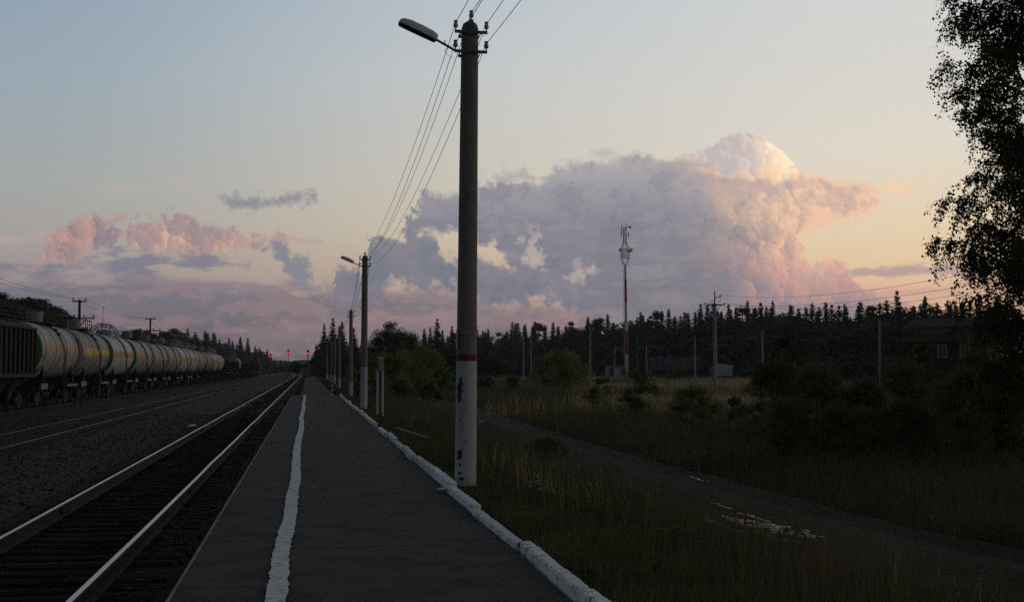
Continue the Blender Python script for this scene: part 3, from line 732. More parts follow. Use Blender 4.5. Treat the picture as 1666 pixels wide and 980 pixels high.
for i, (a, b) in enumerate(zip(KW[:-1], KW[1:])):
    lab = ['whitewashed kerb stone nearest the viewer, cut by the bottom edge', 'chipped whitewashed kerb stone second from the bottom edge of the view', 'mossy whitewashed kerb stone third from the bottom edge of the view',
           'whitewashed kerb stone just in front of the near lamp post foot', 'whitewashed kerb stone right beside the near lamp post foot', 'whitewashed kerb stone just beyond the near lamp post', 'second kerb stone beyond the near lamp post',
           'third kerb stone beyond the near lamp post', 'fourth kerb stone beyond the near lamp post', 'last kerb stone before the gap in the kerb row'][i]
    kerb(a, b, lab, i)
for i in range(len(KW2) - 1):
    kerb(KW2[i], KW2[i + 1], 'far run of whitewashed kerb stones, %s stone past the gap' % ord_[i], i + 20)
# the stone lying loose in the grass
c = gp(672, 707, -0.02)
o = kerb(0, 2.2, 'dirty kerb stone lying loose in the grass beside the gap', 60)
a_, b_ = gp(643, 696, -0.02), gp(698, 716, -0.06)
o.location = (a_ + b_) / 2 + Vector((0, 0, -0.05)); dv = b_ - a_; o.rotation_euler = (0, 0.1, math.atan2(dv.y, dv.x) - math.pi / 2); o.scale = (1, (dv.length) / 2.15, 0.8)
o['group'] = ''; del o['group']; o.data.materials[0] = M['concrete']
# ------------------------------------------------------------------ lamp posts beside the platform
M['pole_conc'] = mat('pole_concrete', (0.16, 0.15, 0.135), (0.24, 0.225, 0.205), scale=4, contrast=0.2, rough=0.9, bump=0.01, bscale=35, stretch=(1, 1, 0.4), c3=(0.03, 0.03, 0.03), c3scale=9, c3t=0.70)
M['pole_white'] = mat('pole_whitewash', (0.46, 0.50, 0.54), (0.38, 0.42, 0.46), scale=5, contrast=0.2, rough=0.85, bump=0.004, bscale=30, c3=(0.07, 0.075, 0.08), c3scale=8, c3t=0.68)
M['pole_red'] = mat('pole_red_band', (0.20, 0.025, 0.025), (0.12, 0.02, 0.02), scale=7, rough=0.8)
M['steel'] = mat('grey_steel', (0.10, 0.11, 0.12), (0.15, 0.16, 0.17), scale=8, rough=0.55, metal=0.3)
M['dark_steel'] = mat('dark_steel', (0.03, 0.03, 0.032), (0.05, 0.048, 0.046), scale=8, rough=0.7)
M['lamp_shell'] = mat('lamp_shell', (0.64, 0.74, 0.80), (0.50, 0.58, 0.64), scale=14, contrast=0.2, rough=0.5, c3=(0.12, 0.12, 0.11), c3scale=20, c3t=0.6)
M['lamp_glass'] = mat('lamp_lens', (0.05, 0.055, 0.05), rough=0.25)
M['porcelain'] = mat('insulator', (0.45, 0.52, 0.58), (0.34, 0.40, 0.45), scale=9, rough=0.25)
M['wire'] = mat('wire', (0.02, 0.02, 0.022), rough=0.6)
M['plate_blue'] = mat('pole_plate', (0.45, 0.55, 0.66), (0.30, 0.38, 0.48), scale=12, contrast=0.15, rough=0.7)
M['paper'] = mat('old_poster', (0.12, 0.09, 0.04), (0.02, 0.02, 0.02), scale=14, contrast=0.05, rough=0.9)

INS = {}
def insulator(m, x, z, y=0.0):
    """pin and porcelain bell; returns where the wire sits"""
    m.tube((x, y, z), (x, y, z + 0.07), 0.010, mi=1)
    m.lathe([(0.0, 0.055), (0.034, 0.055), (0.040, 0.075), (0.036, 0.115), (0.026, 0.125), (0.026, 0.137), (0.034, 0.145), (0.032, 0.165), (0.0, 0.172)], 12, 0, off=(x, y, z))
def blemish(m, r, z, ang, w_, h_, seed, mi=0):
    """ragged chipped patch standing just off the round surface"""
    r_ = random.Random(seed); pts = []
    n = 22
    for i in range(n):
        t = 2 * math.pi * i / n; k = 0.55 + 0.75 * r_.random()
        pts.append((ang + w_ / r * 0.5 * math.cos(t) * k, z + h_ * 0.5 * math.sin(t) * k))
    c = (ang, z); P3 = [((r + 0.003) * math.cos(a), (r + 0.003) * math.sin(a), q) for a, q in pts] + [((r + 0.003) * math.cos(c[0]), (r + 0.003) * math.sin(c[0]), c[1])]
    m.add(P3, [(i, (i + 1) % n, n) for i in range(n)], mi)
def lamp_post(label, loc, H, wh, lamp=True, lean=0.0, detail=True):
    t = thing('lamp_post', label, 'lamp post', loc, 0, 'concrete posts in a row behind the platform kerb')
    r0, r1 = 0.172, 0.138
    def rad(z): return r0 + (r1 - r0) * z / H
    m = MB(); m.lathe([(rad(wh), wh), (rad(H * .5), H * .5), (rad(H - 0.10), H - 0.10), (rad(H) * .98, H - 0.02), (rad(H) * 0.8, H + 0.05), (0.04, H + 0.10), (0, H + .10)], 28); m.build('pole', M['pole_conc'], t)
    m = MB(); m.lathe([(r0 + .002, -0.5), (rad(wh) + .002, wh)], 28)
    o = m.build('white_base', M['pole_white'], t)
    if detail:
        m = MB(); m.lathe([(rad(wh) + .004, wh), (rad(wh) + .005, wh + 0.015), (rad(wh) + .004, wh + 0.10), (rad(wh), wh + 0.105)], 28); m.build('red_band', M['pole_red'], t)
        a0 = math.radians(-90 - 28)
        m = MB()
        for (z, da, w_, h_, sd) in ((1.60, -22, .10, .10, 1), (1.50, -26, .12, .11, 2), (1.66, -20, .05, .14, 3), (1.38, -30, .10, .09, 4), (0.50, -24, .10, .13, 5), (0.44, -30, .07, .06, 6), (0.12, -12, .12, .06, 7), (0.2, -20, .07, .05, 8), (1.2, 0, .02, .05, 9), (0.9, -15, .03, .03, 10), (1.05, -20, .025, .04, 11), (1.28, 8, .02, .03, 12), (0.72, 10, .02, .02, 14), (0.6, -2, .018, .03, 15), (0.33, -20, .04, .05, 16)):
            blemish(m, r0 + .001, z, math.radians(-90 + da - 18), w_, h_, sd)
        m.build('chipped_patch', M['tar'], t)
        m = MB(); blemish(m, r0 + .004, 1.44, math.radians(-90 - 50), .10, .16, 21); blemish(m, r0 + .004, 1.56, math.radians(-90 - 48), .08, .10, 22); m.build('torn_poster', M['paper'], t)
        # narrow plate strapped on the left side and the strap itself
        m = MB(); m.box((-rad(2.4) - 0.004, -0.045, 2.32), (0.012, 0.12, 0.32), rot=None, bev=0.003); pl = m.build('number_plate', M['plate_blue'], t)
        m = MB(); m.lathe([(rad(2.4) + .003, 2.375), (rad(2.4) + .006, 2.38), (rad(2.4) + .006, 2.395), (rad(2.4) + .003, 2.40)], 28); m.build('strap', M['steel'], t)
    W = []
    # upper bracket, lower bracket
    for zz, hw in ((H - 0.12, 0.265), (H - 0.44, 0.265)):
        m = MB()
        m.box((0, -rad(H) - 0.02, zz), (2 * hw, 0.045, 0.045), 1, bev=0.004); m.box((0, rad(H) + 0.02, zz), (0.34, 0.03, 0.045), 1)
        for sx in (-1, 1): m.tube((sx * 0.165, -rad(H) - .02, zz), (sx * 0.165, rad(H) + .03, zz), 0.009, mi=1)
        br = m.build('bracket', [M['porcelain'], M['steel']], t)
        for sx in (-1, 1):
            m = MB(); insulator(m, sx * (hw - 0.015), zz + 0.01, -rad(H) - .02); m.build('insulator', [M['porcelain'], M['steel']], br)
            W.append(Vector((sx * (hw - 0.015), -rad(H) - .02, zz + 0.14)))
    m = MB(); m.box((0, -rad(H) - 0.035, H - 0.04), (0.07, 0.03, 0.24), 1); br = m.build('top_pin', [M['porcelain'], M['steel']], t)
    m = MB(); insulator(m, 0, H + 0.06, -rad(H) - .035); m.build('insulator', [M['porcelain'], M['steel']], br); W.append(Vector((0, -rad(H) - .035, H + 0.19)))
    if lamp:
        z0 = H - 0.44; m = MB()
        A, B, C_ = Vector((-0.25, -rad(H) - .02, z0)), Vector((-0.43, -rad(H) - .04, z0 + 0.09)), Vector((-0.56, -rad(H) - .05, z0 + 0.155))
        m.path([A + Vector((.1, 0, 0)), A, B, C_], 0.021, 8); m.tube(B + Vector((0, 0, .01)), B + Vector((0.01, 0, .07)), .008)
        arm = m.build('lamp_arm', M['steel'], t)
        # long cobra head, open side down
        m = MB(); L_ = 0.66; tilt = math.radians(23)
        secs = []
        for (u, w_, h_) in ((0.0, .035, .045), (0.015, .085, .105), (0.10, .100, .128), (0.30, .112, .140), (0.50, .112, .136), (0.60, .100, .118), (0.655, .075, .085), (0.67, .03, .03)):
            ring = []
            for i in range(17):
                a = math.pi * i / 16; ring.append((u, w_ * math.cos(a), h_ * math.sin(a)))
            secs.append(ring)
        q = Matrix.Rotation(math.pi, 4, 'Z') @ Matrix.Rotation(-tilt, 4, 'Y')
        off = C_ + Vector((0, 0, -0.02))
        def TR(p): return (q @ Vector(p)) + off
        m.quadgrid([[TR(p) for p in ring] for ring in secs], smooth=True)
        hd = m.build('lamp_head', M['lamp_shell'], t)
        m = MB(); bot = [(u, w_, 0) for (u, w_, h_) in ((0.02, .082, 0), (0.10, .097, 0), (0.30, .108, 0), (0.50, .108, 0), (0.60, .096, 0), (0.655, .07, 0))]
        P_ = []
        for (u, w_, _) in bot: P_.append([TR((u, w_ * math.cos(math.pi * i / 10), -0.035 * math.sin(math.pi * i / 10) - 0.002)) for i in range(11)])
        m.quadgrid(P_, smooth=True); m.add(P_[0], [tuple(range(11))]); m.add(P_[-1], [tuple(range(10, -1, -1))])
        m.build('lamp_lens', M['lamp_glass'], hd)
        if detail:
            m = MB(); pts = []
            for i in range(60):
                s_ = i / 59; pts.append(A + Vector((-0.02 - 0.14 * math.sin(s_ * 3.1) , 0.0, 0.10 - 0.22 * s_)) + Vector((0.016 * math.sin(i * 1.1), 0.016 * math.cos(i * 1.1), 0)))
            m.path(pts, 0.0022, 4)
            pts = [A + Vector((0.33 + 0.45 * s_ / 24 * .5, 0, 0.30 + 0.03 * math.sin(s_ / 3.) - 0.02 * s_ / 24)) + Vector((0.0, 0, 0.012 * math.sin(s_ * 1.3))) for s_ in range(25)]
            m.path(pts, 0.0022, 4); m.build('loose_wire', M['wire'], t)
    t.rotation_euler.y = lean
    return t, W
def lat_at(px, dist):
    p = dp(px, 601, dist); return p
POLES = []
def P_at(px, dist, z):
    p = dp(px, 601, dist); return Vector((p.x, p.y, z))
SPEC = [(757.5, 20.2, -0.03, 7.41, 1.98, True, 0.008, 'near concrete lamp post with chipped white foot and red band'),
        (592, 61.0, -0.05, 7.30, 1.97, True, 0.003, 'second lamp post, its white foot beside the two-legged board'),
        (570.5, 102.0, -0.44, 6.95, 1.15, False, 0.0, 'third concrete post, without a lamp, just left of the second lamp post'),
        (552, 143.0, -0.42, 7.0, 1.2, False, 0.0, 'first thin post left of the third concrete post'),
        (544.5, 184.0, -0.4, 7.0, 1.2, False, 0.0, 'second thin post left of the third concrete post'),
        (539, 225.0, -0.4, 7.0, 1.2, False, 0.0, 'third thin post left of the third concrete post'),
        (532, 266.0, -0.4, 7.0, 1.2, False, 0.0, 'farthest thin post, nearest the blue roof')]
for (px, d, z, H, wh, lamp, lean, lab) in SPEC:
    loc = P_at(px, d, z); t, W = lamp_post(lab, loc, H - (0 if d < 100 else .0), wh, lamp, lean, detail=d < 30)
    mt = Matrix.Translation(loc) @ Matrix.Rotation(lean, 4, 'Y'); POLES.append([mt @ w_ for w_ in W])
W0 = [w_ + Vector((0.0, -41.0, 0.15)) for w_ in POLES[0]]
WN = ['lower left', 'lower right', 'upper left', 'upper right', 'topmost']
WN = ['upper left', 'upper right', 'lower left', 'lower right', 'topmost']
def wire_between(a, b, sag, label, rad=0.006, group='wires along the lamp posts', n=28, cat='wire'):
    m = MB(); pts = []
    for i in range(n + 1):
        t = i / n; p = a.lerp(b, t); p.z -= 4 * sag * t * (1 - t); pts.append(p)
    m.path(pts, rad, 5); o = m.build('overhead_wire', M['wire']); tag(o, label, cat, group); return o
span = ['passing over the viewer to the near lamp post', 'from the near lamp post to the second', 'from the second lamp post to the third post', 'from the third post on towards the blue roof']
SEQ = [W0] + POLES
for i in range(5):
    for k in range(5):
        if i >= 4 and k not in (0, 1): continue
        lab = '%s wire %s' % (WN[k], span[i] if i < 4 else 'between the fourth and fifth posts')
        wire_between(SEQ[i][k], SEQ[i + 1][k], 0.75 + 0.06 * k, lab, rad=0.0055 if i < 2 else 0.009)

# ------------------------------------------------------------------ two-legged board and the striped stop marker
M['white_tube'] = mat('white_painted_tube', (0.50, 0.54, 0.57), (0.36, 0.40, 0.43), scale=6, rough=0.6)
M['board_back'] = mat('board_back', (0.20, 0.20, 0.20), (0.13, 0.13, 0.13), scale=6, rough=0.8)
A = dp(614, 601, 52.6); B = dp(622.5, 601, 50.2)
t = thing('notice_board', 'grey board on two white legs seen nearly edge-on in the grass', 'sign', (A.x, A.y, -0.05)); d = (B - A)
for q in (Vector((0, 0, 0)), d):
    m = MB(); m.tube((q.x, q.y, -0.3), (q.x, q.y, 1.86 if q.length < .1 else 2.32), 0.045, n=12); m.build('leg', M['white_tube'], t)
m = MB(); dd = d.normalized(); nn = Vector((dd.y, -dd.x, 0)); L_ = d.length
pts = [Vector((0, 0, 1.80)) - dd * .05 - nn * .06, d + dd * .05 + Vector((0, 0, 1.80)) - nn * .06]
for z0, z1 in ((0, 0.52),):
    vs = [pts[0] + nn * a + Vector((0, 0, z0)) for a in (0, .02)] + [pts[1] + nn * a + Vector((0, 0, z0)) for a in (0, .02)] + [pts[0] + nn * a + Vector((0, 0, z1)) for a in (0, .02)] + [pts[1] + nn * a + Vector((0, 0, z1)) for a in (0, .02)]
    m.add(vs, [(0, 1, 3, 2), (4, 6, 7, 5), (0, 4, 5, 1), (2, 3, 7, 6), (0, 2, 6, 4), (1, 5, 7, 3)])
m.build('panel', M['board_back'], t)
m = MB(); m.tube(pts[0] + Vector((0, 0, .53)), pts[1] + Vector((0, 0, .53)), .03, n=8); m.build('top_rail', M['white_tube'], t)

M['sign_white'] = mat('sign_white', (0.55, 0.60, 0.66), rough=0.6); M['sign_black'] = mat('sign_black', (0.012, 0.012, 0.013), rough=0.6)
p = dp(540.3, 601, 88.6)
t = thing('stop_marker', 'small white sign with black bars on a black and white striped post', 'sign', (p.x, p.y, -0.05))
m = MB()
for i in range(7): m.tube((0, 0, i * 0.155 - (.1 if i == 0 else 0)), (0, 0, (i + 1) * 0.155), 0.045, n=12, mi=i % 2)
m.build('post', [M['sign_white'], M['sign_black']], t)
m = MB(); m.box((0, -0.05, 1.24), (0.46, 0.02, 0.36), bev=0.004); m.build('plate', M['sign_white'], t)
m = MB()
for z in (1.34, 1.24, 1.14): m.box((0, -0.062, z), (0.40, 0.006, 0.045))
m.box((0, -0.0605, 1.415), (0.46, .005, .014)); m.box((0, -0.0605, 1.067), (0.46, .005, .014))
m.build('bar', M['sign_black'], t)

# ------------------------------------------------------------------ signals
M['sig_black'] = mat('signal_black', (0.012, 0.012, 0.013), rough=0.6)
M['sig_post'] = mat('signal_post', (0.16, 0.17, 0.18), (0.11, 0.12, 0.13), scale=4, rough=0.8)
def emit(name, c, s):
    m = bpy.data.materials.new(name); m.use_nodes = True; b = m.node_tree.nodes['Principled BSDF']
    b.inputs['Base Color'].default_value = tuple(c) + (1,); b.inputs['Emission Color'].default_value = tuple(c) + (1,); b.inputs['Emission Strength'].default_value = s; return m
M['red_light'] = emit('red_signal_light', (1.0, 0.015, 0.03), 5.0)
M['off_lens'] = mat('unlit_lens', (0.02, 0.03, 0.03), rough=0.2)
def signal(px, py, dist, zbase, label, hang=0.0):
    L = dp(px, py, dist); t = thing('railway_signal', label, 'signal', (L.x, L.y, zbase), 0, 'red railway signals'); h = L.z - zbase
    m = MB(); m.tube((0, 0.15, -0.3), (0, 0.15, h + 0.75), 0.10, 0.08, n=12); m.build('post', M['sig_post'], t)
    m = MB(); pr = []
    n = 10
    for i in range(n + 1): a = math.pi * i / n; pr.append((0.27 * math.cos(a), h + 0.62 + 0.27 * math.sin(a)))
    for i in range(n + 1): a = math.pi + math.pi * i / n; pr.append((0.27 * math.cos(a), h - 0.22 + 0.27 * math.sin(a)))
    m.prism(pr, 'y', -0.03, 0.06); hd = m.build('head', M['sig_black'], t)
    m = MB(); m.tube((0, -0.035, h), (0, -0.10, h), 0.15, n=16); m.build('lit_lens', M['red_light'], hd)
    m = MB(); m.tube((0, -0.035, h + 0.42), (0, -0.06, h + 0.42), 0.10, n=14); m.build('dark_lens', M['off_lens'], hd)
    for zz in (h, h + .42):
        m = MB(); m.quadgrid([[(0.17 * math.cos(a), y, zz + 0.17 * math.sin(a)) for a in [math.pi * k / 8 for k in range(9)]] for y in (-.03, -.34)]); m.build('hood', M['sig_black'], hd)
    m = MB()
    for k in range(8): m.box((0.0, 0.32, 0.6 + k * 0.5), (0.34, 0.02, 0.02))
    for sx in (-.17, .17): m.box((sx, 0.32, 2.4), (0.025, 0.025, 4.2))
    m.build('ladder', M['sig_post'], t)
    m = MB(); m.box((0, .15, 0.5), (.45, .3, .6), bev=.02); m.build('relay_box', M['sig_post'], t)
    return t
signal(439.7, 580.5, 385, -0.5, 'leftmost red signal, beside the end of the train')
signal(469.2, 574.2, 350, -0.5, 'middle and tallest red signal, between the tracks')
signal(501.3, 575.8, 290, -0.4, 'right red signal in front of the blue-roofed building')
# ------------------------------------------------------------------ the goods train on the far track
def car_paint(name, c1, c2, c3, t=0.6):
    return mat(name, c1, c2, scale=1.3, contrast=0.22, rough=0.6, c3=c3, c3scale=2.2, c3t=t - .04, stretch=(1, 1.3, 0.35), detail=9)
TX = TRK[2]
M['tank_a'] = car_paint('tank_cream', (0.35, 0.385, 0.37), (0.25, 0.27, 0.26), (0.13, 0.12, 0.11), 0.60)
M['tank_b'] = car_paint('tank_grey', (0.28, 0.295, 0.29), (0.195, 0.205, 0.20), (0.10, 0.095, 0.09), 0.58)
M['tank_c'] = car_paint('tank_white', (0.50, 0.54, 0.53), (0.38, 0.41, 0.40), (0.18, 0.17, 0.15), 0.63)
M['tank_d'] = car_paint('tank_beige', (0.33, 0.30, 0.27), (0.24, 0.22, 0.20), (0.12, 0.11, 0.10), 0.60)
M['band_pale'] = car_paint('band_pale', (0.42, 0.33, 0.17), (0.33, 0.27, 0.16), (0.2, 0.18, 0.13))
M['band_yellow'] = car_paint('band_yellow', (0.60, 0.42, 0.04), (0.50, 0.35, 0.04), (0.25, 0.2, 0.08))
M['band_ochre'] = car_paint('band_ochre', (0.46, 0.29, 0.07), (0.36, 0.23, 0.07), (0.2, 0.16, 0.08))
M['band_white'] = car_paint('band_faded', (0.44, 0.37, 0.31), (0.34, 0.29, 0.25), (0.2, 0.17, 0.15))
M['green_end'] = car_paint('green_end', (0.012, 0.085, 0.055), (0.015, 0.06, 0.045), (0.02, 0.04, 0.03), 0.62)
M['grey_end'] = car_paint('grey_end', (0.24, 0.235, 0.22), (0.17, 0.165, 0.155), (0.10, 0.095, 0.09), 0.60)
M['under'] = mat('underframe', (0.010, 0.010, 0.010), (0.022, 0.020, 0.018), scale=3, rough=0.9)
M['sill_green'] = mat('sill_green', (0.16, 0.24, 0.20), (0.09, 0.12, 0.10), scale=5, rough=0.7, contrast=0.15)
M['drum'] = mat('hatch_drum', (0.20, 0.215, 0.225), (0.14, 0.15, 0.16), scale=4, rough=0.6)
M['hoop'] = mat('hoop_steel', (0.26, 0.33, 0.40), (0.18, 0.23, 0.28), scale=6, rough=0.5)
M['dark_iron'] = mat('dark_iron', (0.022, 0.022, 0.022), (0.04, 0.038, 0.036), scale=4, rough=0.8)
M['wheel'] = mat('wheel_steel', (0.012, 0.011, 0.010), (0.03, 0.027, 0.025), scale=6, rough=0.8, metal=0.0)
M['hopper'] = mat('hopper_green', (0.016, 0.024, 0.019), (0.010, 0.013, 0.011), scale=1.5, contrast=0.2, rough=0.8, c3=(0.026, 0.019, 0.015), c3scale=2, c3t=0.6)
M['gondola'] = mat('gondola_brown', (0.030, 0.026, 0.024), (0.020, 0.018, 0.018), scale=2, rough=0.85)
M['brown'] = mat('wagon_red_brown', (0.085, 0.035, 0.028), (0.05, 0.025, 0.022), scale=2, rough=0.8)

def bogie_meshes():
    m = MB()
    for sx in (-1, 1):
        pr = [(-1.15, .42), (-1.15, .56), (-.75, .62), (-.45, .80), (.45, .80), (.75, .62), (1.15, .56), (1.15, .42), (.75, .42), (.45, .30), (-.45, .30), (-.75, .42)]
        m.prism(pr, 'x', sx * 0.98 - 0.07, sx * 0.98 + 0.07)
        for y in (-.92, .92): m.box((sx * 1.0, y, .48), (.20, .30, .28), bev=.03)
        for y in (-.14, .14): m.tube((sx * .98, y, .32), (sx * .98, y, .62), .075, n=8)
    m.box((0, 0, .62), (2.0, .34, .22)); fr = m.mesh('side_frame', M['under'])
    w = MB()
    for sx in (-1, 1): w.lathe([(0.0, sx * .74), (0.08, sx * .735), (0.36, sx * .74), (0.475, sx * .745), (0.475, sx * .80), (0.44, sx * .84), (0.36, sx * .84), (0.30, sx * .80), (0.12, sx * .81), (0.10, sx * .87), (0, sx * .87)], 20, axis='x')
    w.tube((-.75, 0, 0), (.75, 0, 0), .08, n=8)
    return fr, w.mesh('wheelset', M['wheel'])
BF, BW = bogie_meshes()
def add_bogies(t, half):
    for y in (-half, half):
        b = link('bogie', BF, t, (0, y, 0))
        for dy in (-.92, .92): link('wheelset', BW, b, (0, dy, .475))
def frame_mesh(L_, green=True):
    m = MB()
    for sx in (-1, 1): m.box((sx * .14, 0, .98), (.10, L_ - 1.0, .28))
    for y in (-L_ / 2 + .55, L_ / 2 - .55): m.box((0, y, 1.0), (2.9, .22, .30), 0, bev=.01)
    for y in (-L_ / 2 + .25, L_ / 2 - .25): m.box((0, y, .98), (.26, .62, .26), 0, bev=.03)
    for sx in (-1, 1):
        for e in (-1, 1): m.box((sx * 1.38, e * (L_ / 2 - 1.1), 1.02), (.08, 1.15, .22), 0)
    for y in (-L_ * .31, L_ * .31): m.box((0, y, 1.32), (2.4, .5, .42), 0)
    m.tube((-.9, -.9, .68), (-.9, .5, .68), .22, n=12); m.tube((.7, -1.4, .62), (.7, .2, .62), .17, n=10)
    for k in range(5): m.tube((1.15, -2.2 + k * 1.1, .85), (1.15, -1.5 + k * 1.1, .55), .02, n=5)
    return m
def ladder_mesh():
    m = MB()
    for sgn in (-1, 1):
        for dy in (-.20, .20):
            pts = [(1.66 * sgn, dy, .45), (1.66 * sgn, dy, 3.0)] + [(sgn * 1.60 * math.cos(a), dy, 3.0 + 1.60 * math.sin(a)) for a in [math.radians(q) for q in (15, 30, 45, 60, 72)]]
            m.path(pts, .026, 5)
        for k in range(8): m.box((1.66 * sgn, 0, .65 + k * .33), (.03, .40, .03))
        for q in (12, 28, 44, 60): a = math.radians(q); m.box((sgn * 1.6 * math.cos(a), 0, 3.0 + 1.6 * math.sin(a)), (.03, .4, .03))
    return m.mesh('ladder', M['dark_iron'])
LAD = ladder_mesh()
TZ, TR_, TLN = 3.02, 1.5, 10.8
def tank_barrel(paint, band, end, seed, bandspan=(-0.8, 0.8), lowband=False):
    r_ = random.Random(seed); m = MB(); H_ = TLN / 2; n = 64
    cyl = [-H_ + .42, -H_ + .75, -3.6, -2.2, -1.0, 1.0, 2.2, 3.6, H_ - .75, H_ - .42]
    prof = [(0.0, -H_), (.5, -H_ + .02), (.95, -H_ + .08), (1.25, -H_ + .17), (1.40, -H_ + .26), (1.48, -H_ + .35), (TR_, -H_ + .42)]
    pr = prof + [(TR_, y) for y in cyl[1:-1]] + [(a, -b) for a, b in reversed(prof)]
    def mi(k, i):
        a = 2 * math.pi * (i + .5) / n; z = math.sin(a) * TR_; y = (pr[k][1] + pr[k + 1][1]) / 2
        if k <= 4 or k >= len(pr) - 6: return 2
        if abs(z - .10) < .19 and bandspan[0] * H_ < y < bandspan[1] * H_ and 5 < k < len(pr) - 7: return 1
        return 0
    m.lathe(pr, n, axis='y', off=(0, 0, TZ), mif=mi)
    return m.mesh('tank', [paint, band, end])
def strap():
    m = MB(); m.lathe([(TR_ + .004, -.04), (TR_ + .016, -.035), (TR_ + .016, .035), (TR_ + .004, .04)], 48, axis='y', off=(0, 0, TZ))
    return m.mesh('strap', M['dark_iron'])
STR = strap()
FIT = []
for k, (y, a) in enumerate(((1.2, 66), (1.0, 52), (.55, 38))):
    m = MB(); q = math.radians(a); m.box((TR_ * math.cos(q) + .03, y, TZ + TR_ * math.sin(q) + .03), (.16, .28, .14), bev=.02); FIT.append(m.mesh('valve_box', M['dark_iron']))
def drum_top(t):
    m = MB(); zt = TZ + TR_
    m.lathe([(0.0, zt + .72), (.40, zt + .70), (.44, zt + .66), (.44, zt + .12), (.52, zt - .03)], 26); d = m.build('hatch_drum', M['drum'], t, (0, 0, 0))
    m = MB()
    m.box((0, 0, zt + .05), (1.9, 2.6, .05)); 
    for sx in (-.9, .9):
        for y in (-1.2, -.4, .4, 1.2): m.tube((sx, y, zt + .05), (sx, y, zt + .66), .022, n=6)
        m.tube((sx, -1.2, zt + .66), (sx, 1.2, zt + .66), .022, n=6); m.tube((sx, -1.2, zt + .38), (sx, 1.2, zt + .38), .018, n=6)
    for y in (-1.2, 1.2): m.tube((-.9, y, zt + .66), (-.3, y, zt + .66), .022, n=6); m.tube((.9, y, zt + .66), (.3, y, zt + .66), .022, n=6)
    m.build('platform_railing', M['dark_iron'], t)
def hoop_top(t):
    zt = TZ + TR_
    m = MB(); m.lathe([(0.0, zt + .42), (.50, zt + .38), (.60, zt + .25), (.60, zt - .03)], 24); m.build('dome', M['drum'], t)
    for y in (-.95, .95):
        m = MB(); R_ = 1.02; z0 = zt - .18
        pts = [(R_ * math.cos(a), y, z0 + R_ * math.sin(a)) for a in [math.pi * k / 20 for k in range(21)]]
        m.path(pts, .045, 6); pts = [(R_ * .82 * math.cos(a), y, z0 + R_ * .82 * math.sin(a)) for a in [math.pi * k / 20 for k in range(21)]]; m.path(pts, .025, 5)
        for k in range(1, 8):
            a = math.pi * k / 8; m.tube((.12 * math.cos(a), y, z0 + .25 + .1 * math.sin(a)), (R_ * math.cos(a), y, z0 + R_ * math.sin(a)), .024, n=5)
        m.build('guard_hoop', M['hoop'], t)
    m = MB()
    for k in (2, 6, 10, 14, 18): a = math.pi * k / 20; m.tube((1.02 * math.cos(a), -.95, zt - .18 + 1.02 * math.sin(a)), (1.02 * math.cos(a), .95, zt - .18 + 1.02 * math.sin(a)), .025, n=5)
    m.build('hoop_ties', M['hoop'], t)
fm = frame_mesh(12.02).mesh('underframe', M['under'])
pm = MB(); pm.box((1.44, 0, 1.12), (.03, 1.7, .30), bev=.005); PAN = pm.mesh('side_panel', M['sill_green'])
pm = MB(); pm.box((1.44, 0, 1.10), (.03, 3.2, .14)); PAN2 = pm.mesh('side_rail_board', M['sill_green'])
sm = MB(); sm.prism([(.95, 1.2), (1.42, 1.2), (1.30, 2.15), (1.15, 1.75), (.95, 1.6)], 'y', -.12, .12)
SAD = sm.mesh('saddle', M['under'])
TANKS = [('tank_a', 'band_pale', 'green_end', 'drum', 'cream tank wagon with green end, nearest the dark hopper wagon'),
         ('tank_b', 'band_yellow', 'grey_end', 'drum', 'grey tank wagon with the brightest yellow stripe, second in the row of tanks'),
         ('tank_c', 'band_ochre', 'green_end', 'hoop', 'white tank wagon with green end and the largest grey hoops on top'),
         ('tank_a', 'band_ochre', 'green_end', 'drum', 'cream tank wagon with green end just behind the large hooped one'),
         ('tank_d', 'band_white', 'grey_end', 'drum', 'beige tank wagon with faded stripe, fifth in the row of tanks'),
         ('tank_a', 'band_pale', 'grey_end', 'drum', 'cream tank wagon with pale stripe, sixth in the row of tanks'),
         ('tank_c', 'band_ochre', 'grey_end', 'hoop', 'white tank wagon with hoops, seventh in the row of tanks'),
         ('tank_c', 'band_ochre', 'grey_end', 'hoop', 'white tank wagon with hoops, eighth in the row of tanks'),
         ('tank_a', 'band_pale', 'grey_end', 'drum', 'cream tank wagon, ninth in the row, just beyond the hooped pair'),
         ('tank_d', 'band_ochre', 'green_end', 'drum', 'beige tank wagon with green end, tenth in the row of tanks'),
         ('tank_c', 'band_ochre', 'grey_end', 'hoop', 'small looking white tank wagon, eleventh in the row of tanks'),
         ('tank_c', 'band_yellow', 'grey_end', 'drum', 'last white tank wagon before the dark open wagons')]
UX, UY = math.sin(0), math.cos(0)
def wagon_y(zc):    # distance along the view -> position on the track
    return (zc + TX * math.sin(YAW) * -1 * -1 * -1) / math.cos(YAW) if False else (zc - TX * math.sin(YAW)) / math.cos(YAW)
Y1 = wagon_y(69.7); PITCHW = 12.05
